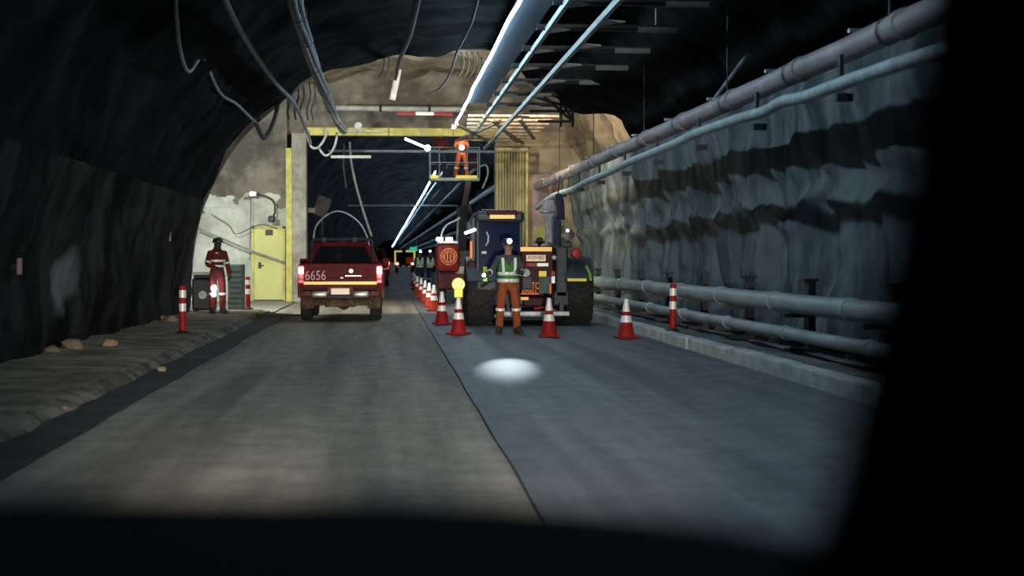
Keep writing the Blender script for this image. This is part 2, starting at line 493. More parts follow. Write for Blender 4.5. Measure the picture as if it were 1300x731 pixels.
def pav(u, v):
    y = -6+46.5*v
    wob = .07*fbm(0, y*.5, 2, 4)+.03*noise.noise(Vector((0, y*2.2, 5)))
    prof = [(-4.95, .18), (-4.5, .15), (-4.1, .135), (-3.7, .13), (-3.4, .13), (-3.14, .12), (-3.02, .085), (-2.95, .02), (-2.93, -.06)]
    k = u*(len(prof)-1); i = min(int(k), len(prof)-2); t = k-i
    x = prof[i][0]*(1-t)+prof[i+1][0]*t; z = prof[i][1]*(1-t)+prof[i+1][1]*t
    return (x+wob*(1 if u > .5 else 0)*1.0, y, z+.025*fbm(x*1.2, y*.9, 0, 4)*(1 if u < .9 else .3))
o = surf('pavement_left', pav, 40, 300, M['pavement'])
o.data.materials.append(M['kerb_l'])
for p in o.data.polygons:
    if p.center.x > -3.12: p.material_index = 1
tag(o, 'worn earthy walkway with a broken kerb on the left', 'pavement', kind='structure')
MB().box(-4.9, -2.96, 39.6, 40.45, -.05, .1).build('pavement_end', M['kerb_l'], o)
o = surf('pavement_right', lambda u, v: (4.98+1.5*u, -6+58.5*v, .165-.05*u+.03*fbm(u*3, v*50, 3, 4)), 14, 260, M['pavement_r'])
tag(o, 'narrow grey walkway under the pipes on the right', 'pavement', kind='structure')
kb = empty('trim_1', (4.86, 0, 0)); tag(kb, 'pale concrete kerb along the right walkway', 'kerb', kind='structure')
L = 3.1
ks = MB().cbox(-.11, .11, .012, L-.012, -.08, .19, .025).build('kerb_stone', M['kerb'], kb, loc=(0, 3, 0))
for k in range(1, 16):
    c = ks.copy(); col.objects.link(c); c.parent = kb
    c.location = (random.uniform(-.012, .012), 3+k*L, random.uniform(-.012, .008)); c.rotation_euler = (random.uniform(-.002, .002), 0, random.uniform(-.003, .003))

# portal: column, yellow edge, beam
pc = empty('portal_frame', (-2.93, 51.8, 0)); tag(pc, 'concrete portal column and yellow beam across the tunnel', 'portal')
MB().cbox(-.12, .36, -.25, .5, 0, 5.5, .03).build('column', M['concrete'], pc)
ye = MB().cbox(-.30, -.10, -.3, .45, 0, 5.0, .02).build('yellow_edge', M['yellow_paint'], pc)
MB().cbox(.3, 6.95, -.22, .1, 5.42, 5.68, .02).build('beam', M['yellow_paint'], pc)
for k in range(6):
    MB().box(.9+k*1.05, .95+k*1.05, -.24, -.21, 5.42, 5.68).build('joint_plate', M['concrete'], pc)
# yellow steel door in the white wall
dx0, dx1 = P(320, 330, 51.9).x, P(362, 330, 51.9).x
dz1 = P(340, 287, 51.9).z
dr = empty('door_1', ((dx0+dx1)/2, 51.93, .05)); tag(dr, 'closed yellow steel door in the white wall', 'door', kind='structure')
hw = (dx1-dx0)/2; hh = dz1-.05
MB().cbox(-hw+.07, hw-.07, -.06, 0, .03, hh-.08, .01).build('door_leaf', M['yellow_door'], dr)
fr = MB(); fr.box(-hw, -hw+.07, -.1, .1, 0, hh).box(hw-.07, hw, -.1, .1, 0, hh).box(-hw, hw, -.1, .1, hh-.08, hh)
fr.build('door_frame', M['yellow_paint'], dr)
MB().cbox(-.10, .14, -.10, -.05, hh-.30, hh-.12, .04).build('vent_plate', M['dark_metal'], dr)
hd = MB().cbox(-hw+.20, -hw+.30, -.09, -.05, 1.05, 1.25, .01).build('lock_plate', M['dark_metal'], dr)
MB().tube([(-hw+.25, -.08, 1.15), (-hw+.25, -.14, 1.15), (-hw+.38, -.14, 1.15)], .012, 8).build('lever', M['dark_metal'], hd)
# corrugated yellow sheet and panels right of the portal
x0, x1 = P(629, 230, 51.6).x, P(669, 230, 51.6).x
zt, zb = P(650, 192, 51.6).z, 1.2
cs = empty('corrugated_shutter', ((x0+x1)/2, 51.6, 0)); tag(cs, 'yellowish corrugated metal shutter beside the portal opening', 'shutter')
n = 88; b = MB(); hw2 = (x1-x0)/2
vs_ = []
for j in (0, 1):
    for i in range(n+1):
        t = i/n; vs_.append((-hw2+2*hw2*t, .045*math.sin(t*2*math.pi*11), zb if j == 0 else zt))
b.add(vs_, [(i, i+1, n+2+i, n+1+i) for i in range(n)])
o = b.build('sheet', M['curtain'], cs, smooth=True)
sm = o.modifiers.new('thick', 'SOLIDIFY'); sm.thickness = .006
MB().cbox(hw2-.03, hw2+.04, -.06, .06, zb, zt, .01).build('edge_post', M['yellow_paint'], cs)
MB().cbox(-hw2-.02, hw2+.04, -.07, .10, zt-.02, zt+.12, .02).build('shutter_box', M['curtain'], cs)
x0, x1 = P(671, 230, 51.75).x, P(702, 230, 51.75).x
o = MB().cbox(x0, x1, 51.72, 51.8, P(680, 312, 51.7).z, P(680, 221, 51.7).z, .01)
o = o.build('wall_board', M['pink_panel']); tag(o, 'dull pink board fixed to the wall beside the shutter', 'board')

# cables and lamp on the white wall
wl = empty('wall_lamp', P(321, 246, 51.55)); tag(wl, 'small bulkhead lamp above the yellow door', 'lamp')
MB().cbox(-.13, .13, -.05, .25, -.09, .09, .03).build('housing', M['grey_metal'], wl)
MB().sphere((-.02, -.08, 0), .085, 12, sc=(1, .6, .9)).build('lens', M['lamp_soft'], wl, smooth=True)
pts = [P(x, y, 51.75) for x, y in [(326, 247), (337, 249), (345, 253), (349, 260), (349, 270), (346, 277)]]
o = MB().tube(pts, .035, 8).build('conduit', M['cable_dark'], None, smooth=True); tag(o, 'dark conduit curving from the wall lamp', 'conduit')
vv = empty('junction_box', P(345, 278, 51.6)); tag(vv, 'black junction box at the end of the curved conduit', 'box')
MB().cbox(-.11, .11, -.1, .15, -.10, .10, .04).build('case', M['black'], vv)
MB().lathe([(.001, -.14), (.06, -.14), (.06, -.1), (.001, -.1)], axis='y', n=10).build('cap', M['dark_metal'], vv)
def cable(name, px, Y, r, m, label, cat='cable'):
    pts = []
    for i, q in enumerate(px):
        yy = Y if not isinstance(Y, (list, tuple)) else Y[0]+(Y[1]-Y[0])*i/(len(px)-1)
        pts.append(P(q[0], q[1], yy))
    o = MB().tube(catmull(pts, 5), r, 8).build(name, m, None, smooth=True)
    return tag(o, label, cat)
cable('wall_cable', [(318, 250), (318.5, 270), (318, 290), (317, 330)], 51.7, .012, M['cable_dark'], 'thin cable hanging straight down beside the yellow door')
cable('wall_cable', [(252, 290), (280, 302), (318, 318), (362, 333)], 51.6, .03, M['cable'], 'grey cable slanting across the white wall and door')
cable('wall_cable', [(268, 272), (290, 285), (300, 297), (330, 285), (352, 290)], 51.7, .012, M['cable_dark'], 'thin loop of wire on the white wall')

# ================================================================== OVERHEAD SERVICES
def waved(p0, p1, n, amp, seed):
    p0, p1 = Vector(p0), Vector(p1); out = []
    for i in range(n+1):
        t = i/n; q = p0.lerp(p1, t)
        out.append(q+Vector((amp*noise.noise(Vector((seed, t*n*.37, 0))), 0, amp*noise.noise(Vector((seed+9, t*n*.37, 0))))))
    return out

# near light strip: pixel (668,0) .. (575,160)
SX, SZ = 2.02, 5.36
SEND = 47.2
ls = empty('light_strip', (SX, 0, SZ)); tag(ls, 'long bright white LED strip overhead, nearest the camera', 'light')
MB().tube(waved((0, 5, 0), (0, SEND, -.02), 46, .035, 1.3), .027, 8).build('tube', M['led'], ls, smooth=True)
MB().box(-.05, .05, SEND-.02, SEND+.06, -.06, .06).build('end_cap', M['white_metal'], ls)
tr = empty('cable_tray', (SX, 0, SZ)); tag(tr, 'wide cable tray beside the near light strip', 'cable tray')
t = MB(); t.box(.06, .62, 5, 41, .10, .115).box(.06, .075, 5, 41, .10, .2).box(.605, .62, 5, 41, .10, .2)
t.build('tray_sheet', M['tray'], tr)
for k in range(9):
    y = 7+k*4
    MB().tube([(.34, y, .11), (.34, y, 1.05)], .012, 6).build('hanger_rod', M['grey_metal'], tr)
for k in range(3):
    MB().tube(waved((.16+.14*k, 5, .15), (.16+.14*k, 41, .15), 30, .03, 20+k), .035, 6).build('tray_cable', M['cable_dark'], tr)

# rails and cross bars
rk = empty('cable_rack', (0, 0, 5.25)); tag(rk, 'steel rack of long rails and cross bars under the roof', 'rack')
RX = [(2.73, .05), (3.25, -.20)]
for (x, dz) in RX:
    MB().box(x-.035, x+.035, 6, 50.5 if x < 3 else 52, dz-.05, dz+.05).build('rail', M['rail'], rk)
cb = None
for k in range(12):
    y = 10.5+2.7*k
    if cb is None:
        cb = MB().box(2.55, 4.95, -.05, .05, .06, .10).box(2.55, 4.95, -.05, -.035, .06, .16).build('cross_bar', M['dark_metal'], rk, loc=(0, y, 0))
        br = MB().box(4.28, 4.95, -.075, -.055, .03, .125).build('end_plate', M['rail'], rk, loc=(0, y, 0))
        st = MB().prism([(2.76, .0), (3.12, .05), (3.12, .08), (2.76, .10)], -.075, -.055, 'y').build('stub', M['rail'], rk, loc=(0, y, 0))
        s2 = MB().prism([(3.28, -.26), (3.65, -.21), (3.65, -.18), (3.28, -.16)], -.075, -.055, 'y').build('stub', M['rail'], rk, loc=(0, y, 0))
        hr = MB().tube([(4.6, 0, .1), (4.6, 0, .75)], .014, 6).build('hanger_rod', M['grey_metal'], rk, loc=(0, y, 0))
        src = [cb, br, st, s2, hr]
    else:
        for s_ in (src if k % 3 == 0 else src[:4]):
            c = s_.copy(); col.objects.link(c); c.parent = rk; c.location = (0, y, 0)
# lattice of bars at the bay
lt = empty('bar_lattice', (0, 0, 5.25)); tag(lt, 'pale lattice of crossing bars above the portal corner', 'rack')
for k in range(8):
    y = 42.2+k*1.25
    MB().box(2.2+.05*k, 4.55+.1*random.random(), y-.06, y+.06, -.03, .03).build('bar', M['rail_dusty'], lt)
for k, (a, b2) in enumerate([((2.0, 44.5), (3.5, 52)), ((2.9, 43), (4.3, 51.5)), ((3.6, 42.5), (4.7, 50)), ((3.3, 45.5), (4.5, 51.8)), ((3.2, 43), (2.3, 51))]):
    a, b2 = Vector((a[0], a[1], -.05)), Vector((b2[0], b2[1], -.02)); d = (b2-a).normalized(); u = Vector((-d.y, d.x, 0))*.05
    h = Vector((0, 0, .03))
    MB().hexa([a-u-h, a+u-h, b2+u-h, b2-u-h], [a-u+h, a+u+h, b2+u+h, b2-u+h]).build('brace', M['rail_dusty'], lt)
# black bracket frame
bf = empty('bracket_frame', (0, 0, 0)); tag(bf, 'black angle bracket frame against the tan rock', 'bracket')
Yb = 39.5
def bar(pxa, pxb, r=.035, Ya=Yb, name='bar', m='black', par=bf):
    MB().tube([P(*pxa, Ya), P(*pxb, Ya)], r, 4).build(name, M[m], par)
for a, b2 in [((672, 121), (738, 141)), ((683, 154), (729, 154)), ((690, 122), (727, 154)), ((708, 122), (727, 152)), ((727, 138), (727, 161)), ((712, 120), (712, 161)), ((672, 141), (746, 141))]:
    bar(a, b2)
bf.location = (0, 0, 0)

# left cable bundle and single cables
cbn = empty('cable_bundle', (0, 0, 0)); tag(cbn, 'thick bundle of grey cables strung under the roof', 'cable')
path = [P(372, -40, 18.5), P(376, 8, 21.5), P(388, 50, 26), P(402, 92, 31), P(416, 126, 36.5), P(425, 150, 42), P(436, 166, 46)]
path = catmull(path, 5)
for k in range(7):
    a = k*2*math.pi/6; r = .075 if k < 6 else 0
    pts = [q+Vector((r*math.cos(a+i*.12)+.015*noise.noise(Vector((k, i*.5, 0))), 0, r*math.sin(a+i*.12)+.02*noise.noise(Vector((k+30, i*.5, 0))))) for i, q in enumerate(path)]
    MB().tube(pts, .04, 7).build('cable', M['cable'], cbn, smooth=True)
for i in range(2, len(path), 4):
    q = path[i]; MB().lathe([(.125, -.025), (.135, 0), (.125, .025)], (q.x, q.y, q.z), 'y', 12).build('tie', M['cable_dark'], cbn)
cable('loop_cable', [(392, 165), (394, 184), (402, 188), (410, 180), (416, 167)], 45, .035, M['cable'], 'pale cable loop hanging at the left end of the beam')
cable('loop_cable', [(404, 186), (412, 197), (420, 194), (426, 182), (428, 168)], 45.3, .035, M['cable'], 'pale cable loop drooping below the beam')
cable('roof_cable', [(278, -20), (296, 22), (322, 66), (350, 105), (374, 132), (386, 158), (394, 182)], [19.5, 43], .045, M['cable'], 'grey cable running along the left of the roof')
cable('roof_cable', [(222, -10), (228, 60), (240, 91), (257, 72), (272, 105), (283, 122), (300, 132), (324, 155)], [21, 34], .03, M['cable'], 'sagging thin cable looped along the upper left rock')
cable('hanging_loop', [(324, 154), (331, 170), (336, 175), (343, 165), (350, 146), (352, 132)], [34, 36], .05, M['cable_dark'], 'black hose loop hanging from the brow on the left')
cable('roof_cable', [(608, -10), (598, 30), (580, 66), (572, 92), (558, 112), (540, 120)], [22, 45], .025, M['cable_dark'], 'thin dark cable slanting across the middle of the roof')
cable('roof_cable', [(532, -10), (520, 45), (508, 75), (502, 100)], [22, 42], .05, M['cable_dark'], 'dark cable dropping from the roof to the pale stub')
cable('pipe_stub', [(506, 88), (502, 108), (498, 127)], 45, .09, M['canvas_pale'], 'pale pipe stub hanging under the bay roof', 'pipe')
for i, (x, Yh) in enumerate([(368, 39), (377, 39.5), (384, 40), (392, 40.5), (398, 41)]):
    cable('hanging_wire', [(x, 104), (x+2, 122), (x-3, 140), (x-1, 152)], Yh, .025, M['cable_dark'], ['leftmost', 'second', 'middle', 'fourth', 'rightmost'][i]+' of five black wires hanging beside the cable bundle', 'wire')
for i, x in enumerate([484, 491, 585, 592, 599, 606]):
    cable('roof_hook', [(x, 66), (x+4, 78), (x+2, 90), (x-3, 98)], 42+.4*i, .03, M['black'], ['first', 'second', 'third', 'fourth', 'fifth', 'sixth'][i]+' from the left of the black hooks under the bay roof', 'hook')

# horizontal pipe and striped bar above the beam
a, b2 = P(420, 137, 50.6), P(592, 139, 50.6)
hp = empty('cross_pipe', a); tag(hp, 'horizontal white pipe across the wall above the beam', 'pipe')
MB().tube([(0, 0, 0), b2-a], .09, 10).build('pipe', M['pipe_grey'], hp, smooth=40)
for px in (483, 545):
    q = P(px, 137.7, 50.6)-a; MB().lathe([(.11, -.04), (.11, .04)], q, 'x', 10, caps=True).build('clamp', M['dark_metal'], hp)
a, b2 = P(504, 143.5, 51), P(575, 144.5, 51)
sb = empty('striped_bar', a); tag(sb, 'red and white striped bar above the yellow beam', 'bar')
for k in range(3):
    d = (b2-a)/3; MB().box(0, d.x*.98, -.03, .03, -.06, .06).build('stripe', M['tape_red' if k != 1 else 'tape_white'], sb, loc=d*k)
o = MB().tube([P(440, 165.5, 51.3), P(490, 166.5, 51.3)], .03, 8).build('thin_tube', M['white_metal']); tag(o, 'thin white tube lying on the yellow beam', 'tube')
o = MB().tube([P(420, 199, 51.2), P(471, 199, 51.2)], .05, 8).build('thin_tube', M['white_metal']); tag(o, 'thin white tube below the left end of the beam', 'tube')
sl = empty('spot_lamp', P(455, 160, 50.8)); tag(sl, 'small spot lamp standing on the yellow beam', 'lamp')
MB().lathe([(.02, .16), (.09, .12), (.12, -.05), (.12, -.12)], axis='y', n=12, caps=True).build('head', M['grey_metal'], sl, smooth=40)
MB().tube([(0, 0, 0), (-.05, .05, -.2)], .03, 6).build('foot', M['grey_metal'], sl)
cable('drop_cable', [(444, 180), (446, 205), (452, 235), (462, 270), (472, 300)], 54, .04, M['cable'], 'grey cable hanging down inside the portal on the left')
cable('drop_cable', [(437, 182), (436, 210), (440, 240)], 54, .03, M['cable_dark'], 'short dark cable inside the portal on the left')
q = P(409, 262, 57)
nb = empty('notice_board', q); tag(nb, 'grey board leaning inside the portal above the pickup', 'board')
MB().cbox(-.26, .26, -.03, .03, -.36, .36, .01).build('panel', M['machine_grey'], nb, rot=(0, .35, 0))
MB().cbox(-.55, -.25, -.05, .05, -.22, -.05, .01).build('side_plate', M['grey_panel'], nb)
MB().box(-.03, .03, .02, .08, -q.z+.02, .2).build('stake', M['dark_metal'], nb)
# short tube lamp under the beam
a, b2 = P(514, 176, 55), P(540, 187, 55)
tl = empty('tube_lamp', b2); tag(tl, 'short slanting tube lamp just under the yellow beam', 'light')
MB().tube([a-b2, (0, 0, 0)], .035, 8).build('tube', M['led_far'], tl, smooth=True)
MB().sphere((.07, -.06, -.03), .10, 12).build('bulb', M['lamp_white'], tl, smooth=True)

# far light strip and parallel services
FX, FZ = 1.98, 4.85
fs_ = empty('light_strip', (FX, 0, FZ)); tag(fs_, 'far LED strip receding down the tunnel beyond the portal', 'light')
MB().tube(waved((0, 61, 0), (0, 500, 0), 90, .03, 4.4), .034, 8).build('tube', M['led_far'], fs_, smooth=True)
for i, (x, z, r, nm, lb) in enumerate([(2.75, 4.95, .05, 'rail', 'pale rail running beside the far light strip'), (3.4, 4.85, .06, 'rail', 'second pale rail right of the far light strip'),
                     (4.3, 4.2, .12, 'far_pipe', 'grey pipe high on the far right wall'), (4.9, 3.2, .12, 'far_pipe', 'grey pipe halfway up the far right wall'), (5.1, 2.7, .06, 'far_pipe', 'thin pipe low on the far right wall'), (2.3, 4.9, .05, 'rail', 'thin rail just right of the far light strip')]):
    o = MB().tube(waved((x, 60, z), (x, 480, z), 60, .04, 50+i), r, 8).build(nm, M['hose'], None, smooth=True); tag(o, lb, 'pipe')
for i, (y, z) in enumerate([(58, 5.35), (88, 4.35)]):
    o = MB().tube([(-2.1, y, z), (4.0, y, z)], .05, 6).build('cross_tube', M['hose']); tag(o, ['nearer', 'farther'][i]+' thin tube crossing the tunnel beyond the portal', 'tube')

# upper right pipe with couplings and hangers
UX = 4.95
up = empty('overhead_pipe', (UX, 0, 0)); tag(up, 'long pinkish pipe hung high along the right wall', 'pipe')
def uz(y): return 3.69+.0024*(y-15)
ycs = [3.7, 7.4, 11.1, 14.8, 18.5, 22.2, 25.9, 29.6, 33.3, 37.0, 40.7, 44.4, 48.1, 51.6]
for a, b2 in zip(ycs, ycs[1:]):
    MB().tube([(0, a+.03, uz(a)), (0, (a+b2)/2, uz((a+b2)/2)-.012), (0, b2-.03, uz(b2))], .135, 18).build('pipe_length', M['pipe_pink'], up, smooth=40)
for y in ycs[:-1]:
    c = MB().lathe([(.135, -.08), (.152, -.075), (.152, .075), (.135, .08)], (0, y, uz(y)), 'y', 18).build('coupling', M['pipe_pink'], up, smooth=30)
    if ycs.index(y) % 2: MB().tube([(0, y+.43, uz(y)+.13), (0, y+.43, 5.2)], .011, 6).build('hanger', M['dark_metal'], up)
    MB().lathe([(.145, .38), (.145, .46)], (0, y, uz(y)), 'y', 16).build('strap', M['dark_metal'], up)
    MB().box(-.05, .30, y+1.6, y+1.68, uz(y)+.15, uz(y)+.19).build('clip', M['grey_metal'], up)
MB().tube([P(905, 128, 23)-Vector((UX, 0, 0)), P(951, 66, 23)-Vector((UX, 0, 0))], .03, 6).build('stay', M['grey_metal'], up)
# wavy hose below it
hs = empty('wavy_hose', (4.70, 0, 0)); tag(hs, 'pale wavy hose sagging below the overhead pipe', 'hose')
pxs = [(1290, 45), (1190, 70), (1110, 95), (1060, 112), (1030, 123), (1000, 129), (975, 142), (945, 150), (915, 160), (885, 170), (862, 181), (845, 188), (828, 195), (800, 206), (780, 216), (762, 224), (745, 231), (728, 240), (712, 245), (700, 250), (690, 257), (682, 264)]
pts = []
for (x, y) in pxs:
    Y = 4.70*F/(x-490)
    q = P(x, y, Y); pts.append((0, q.y, q.z))
MB().tube(catmull([Vector(q) for q in pts], 4), .072, 10).build('hose', M['hose'], hs, smooth=True)
for y in ycs[2:-2]:
    zz = 3.22
    MB().box(-.02, .02, y+1.2, y+1.3, zz+.03, 3.55).build('hook', M['black'], hs)
    MB().box(-.05, .12, y+1.2, y+1.3, zz-.15, zz-.07).build('bracket', M['black'], hs)

# lower pipes on stands
def low_pipe(X, Z, r, label, off):
    t = empty('wall_pipe', (X, 0, 0)); tag(t, label, 'pipe')
    ys = [off+3.7*k for k in range(13)]
    for a, b2 in zip(ys, ys[1:]):
        MB().tube([(0, a+.02, Z), (0, (a+b2)/2, Z-.006), (0, b2-.02, Z)], r, 18).build('pipe_length', M['pipe_grey'], t, smooth=40)
    for y in ys:
        MB().lathe([(r, -.07), (r+.016, -.06), (r+.016, .06), (r, .07)], (0, y, Z), 'y', 18).build('coupling', M['hose'], t, smooth=30)
    return t
low_pipe(5.62, .82, .135, 'thick grey pipe low along the right wall, the upper of two', 7.6)
low_pipe(5.42, .43, .085, 'thinner grey pipe just above the right walkway', 6.2)
ps0 = None
ords = ['dark pipe stand half hidden by the windscreen pillar', 'dark pipe stand, the first clear of the windscreen pillar', 'dark pipe stand, second from the windscreen pillar', 'dark pipe stand, third from the windscreen pillar', 'dark pipe stand just right of the red banded post', 'dark pipe stand between the red banded post and the cone', 'dark pipe stand behind the cone at the kerb', 'farthest dark pipe stand, beside the loader wheel']
for k in range(8):
    y = 17.75+3.62*k
    if ps0 is None:
        ps0 = empty('pipe_stand', (5.62, y, .10))
        MB().box(.17, .27, -.12, .12, 0, 1.02).build('upright', M['dark_metal'], ps0)
        MB().box(-.34, .27, -.06, .06, .18, .235).build('lower_arm', M['dark_metal'], ps0)
        MB().box(-.16, .27, -.06, .06, .525, .58).build('upper_arm', M['dark_metal'], ps0)
        MB().box(.10, .30, -.16, .16, 1.02, 1.06).build('cap', M['dark_metal'], ps0)
        MB().box(-.10, .16, -.15, .15, 0, .1).build('footing', M['dark_metal'], ps0)
        c = ps0
    else:
        c = copy_tree(ps0); c.location = (5.62, y, .10)
    tag(c, ords[k], 'stand', 'stands under the low pipes')

# ================================================================== LAMPS OF THE BAY
def flood(loc, aim, m, power, color, label, size=.5, spread=None):
    t = empty('flood_lamp', loc); tag(t, label, 'lamp')
    d = (Vector(aim)-Vector(loc)).normalized()
    q = d.to_track_quat('-Z', 'Y').to_matrix().to_4x4()
    MB().box(-.32, .32, -.2, .2, 0, .14, mat=q).build('housing', M['dark_metal'], t)
    MB().box(-.28, .28, -.16, .16, -.012, 0, mat=q).build('lens', m, t)
    MB().tube([q @ Vector((0, 0, .14)), q @ Vector((0, 0, .5))], .02, 6).build('bracket', M['dark_metal'], t)
    l = light('lamp_light', 'AREA', d*.05, power, color, t, .5, aim=None, size_y=.3)
    l.rotation_euler = d.to_track_quat('-Z', 'Y').to_euler()
    return t
flood((3.2, 40.2, 6.9), (5.2, 50.5, 3.6), M['lamp_warm'], WARM_W, (1, .80, .56), 'flood lamp under the bay roof shining on the tan rock')
flood((-5.9, 40.0, 4.8), (-4.6, 52, 1.2), M['lamp_cool'], COOL_W, (.92, 1, .92), 'flood lamp behind the left wall shining on the yellow door')

# ================================================================== TRAFFIC CONES AND POSTS
def make_cone(m):
    t = empty('traffic_cone')
    MB().cbox(-.19, .19, -.19, .19, 0, .035, .012).build('base', m, t)
    MB().lathe([(.155, .03), (.145, .06), (.105, .28), (.083, .40), (.045, .62), (.036, .685), (.028, .70), (.012, .70)], n=20).build('cone_body', m, t, smooth=50)
    MB().lathe([(.1085, .285), (.0845, .405)], n=20).build('reflective_band', M['tape_white'], t, smooth=True)
    MB().lathe([(.0725, .475), (.0475, .62), (.0385, .684), (.030, .703)], n=20).build('reflective_band', M['tape_white'], t, smooth=True)
    return t
cone0 = make_cone(M['cone_red']); cone1 = make_cone(M['cone_orange'])
def ground(px, py, z=0):
    Y = (CAMZ-z)*F/(py-327.0)
    for _ in range(3):
        q = P(px, py, Y); Y *= (CAMZ-z)/(CAMZ-q.z)
    return P(px, py, Y)
spots = [(697, 428, 'red cone with white bands right of the worker in the green vest', 0),
         (795, 430, 'red cone at the right kerb in front of the pipes', 0),
         (582, 425, 'red cone carrying the yellow warning lamp', 0),
         (561, 412, 'red cone behind the one with the warning lamp', 0),
         (551, 395, 'third cone of the row along the road, orange red', 1),
         (545, 390, 'fourth cone of the row along the road', 1),
         (540, 384, 'fifth cone of the row along the road', 1),
         (535, 378, 'sixth cone of the row along the road', 1),
         (530, 373, 'seventh cone of the row along the road', 1),
         (527, 368, 'eighth cone of the row along the road, far off', 1),
         (525, 363, 'farthest cone of the row along the road', 1)]
used = [False, False]
for (px, py, lb, k) in spots:
    s_ = (cone0, cone1)[k]
    c = s_ if not used[k] else copy_tree(s_)
    used[k] = True
    c.location = ground(px, py); c.location.z = .012; c.rotation_euler = (0, 0, random.uniform(-.5, .5))
    if py == 395: c.rotation_euler.x = .0
    tag(c, lb, 'traffic cone', 'traffic cones closing off the right lane')
wp = ground(582, 425); wp.z = .70
wlp = empty('warning_lamp', wp); tag(wlp, 'yellow flashing lamp on top of a traffic cone', 'lamp')
MB().cbox(-.085, .085, -.05, .05, 0, .17, .015).build('battery_box', M['tape_yellow'], wlp)
MB().lathe([(.001, -.055), (.08, -.05), (.105, -.03), (.105, .03), (.08, .05), (.001, .055)], (0, 0, .25), 'y', 20).build('lens', M['amber_on'], wlp, smooth=True)
MB().lathe([(.105, -.02), (.122, -.02), (.122, .02), (.105, .02)], (0, 0, .25), 'y', 20).build('rim', M['tape_yellow'], wlp)

post0 = empty('delineator_post')
MB().lathe([(.13, 0), (.13, .02), (.08, .05), (.055, .07)], n=16, caps=True).build('foot', M['black'], post0, smooth=40)
MB().lathe([(.06, .06), (.06, .80), (.052, .835), (.001, .84)], n=18).build('tube', M['post_red'], post0, smooth=40)
MB().lathe([(.063, .63), (.063, .76)], n=18).build('reflective_band', M['tape_white'], post0, smooth=True)
MB().lathe([(.063, .395), (.063, .53)], n=18).build('reflective_band', M['tape_white'], post0, smooth=True)
for i, (px, py, z, lb) in enumerate([(232, 424, .13, 'red post with two white bands on the left walkway, nearest'), (315, 393, .13, 'red banded post beside the worker near the yellow door'), (854, 421, .16, 'red banded post in front of the pipes on the right')]):
    c = post0 if i == 0 else copy_tree(post0)
    c.location = ground(px, py, z); c.rotation_euler = (0, random.uniform(-.02, .02), i)
    tag(c, lb, 'post', 'red delineator posts')

# ================================================================== WHEELS
def wheel(name, r, wd, par, loc, lugs=0, mud=False):
    """axle along x"""
    h = wd/2
    t = MB().lathe([(r*.55, -h*.85), (r*.62, -h), (r*.9, -h), (r*.98, -h*.8), (r, -h*.5), (r, h*.5), (r*.98, h*.8), (r*.9, h), (r*.62, h), (r*.55, h*.85)], (0, 0, 0), 'x', 28).build(name, M['rubber'], par, smooth=50, loc=loc)
    MB().lathe([(.001, -h*.3), (r*.2, -h*.35), (r*.25, -h*.6), (r*.5, -h*.55), (r*.56, -h*.85)], (0, 0, 0), 'x', 20).lathe([(.001, h*.3), (r*.2, h*.35), (r*.25, h*.6), (r*.5, h*.55), (r*.56, h*.85)], (0, 0, 0), 'x', 20).build('rim', M['mud' if mud else 'grey_metal'], t, smooth=50)
    if lugs:
        b = MB()
        for k in range(lugs):
            for s in (-1, 1):
                a = 2*math.pi*(k+(.5 if s > 0 else 0))/lugs
                m4 = Matrix.Rotation(a, 4, 'X') @ Matrix.Translation((s*h*.47, 0, r+.012)) @ Matrix.Rotation(s*.55, 4, 'Z')
                b.box(-h*.55, h*.55, -.035, .035, -.04, .03, mat=m4)
        b.build('tread', M['rubber'], t)['kind'] = 'stuff'
    else:
        b = MB()
        for k in range(36):
            a = 2*math.pi*k/36
            for s in (-1, 0, 1):
                b.box(s*h*.55-h*.24, s*h*.55+h*.24, -.022, .022, -.01, .008, mat=Matrix.Rotation(a+(.08*s), 4, 'X') @ Matrix.Translation((0, 0, r)))
        b.build('tread', M['rubber'], t)['kind'] = 'stuff'
    return t

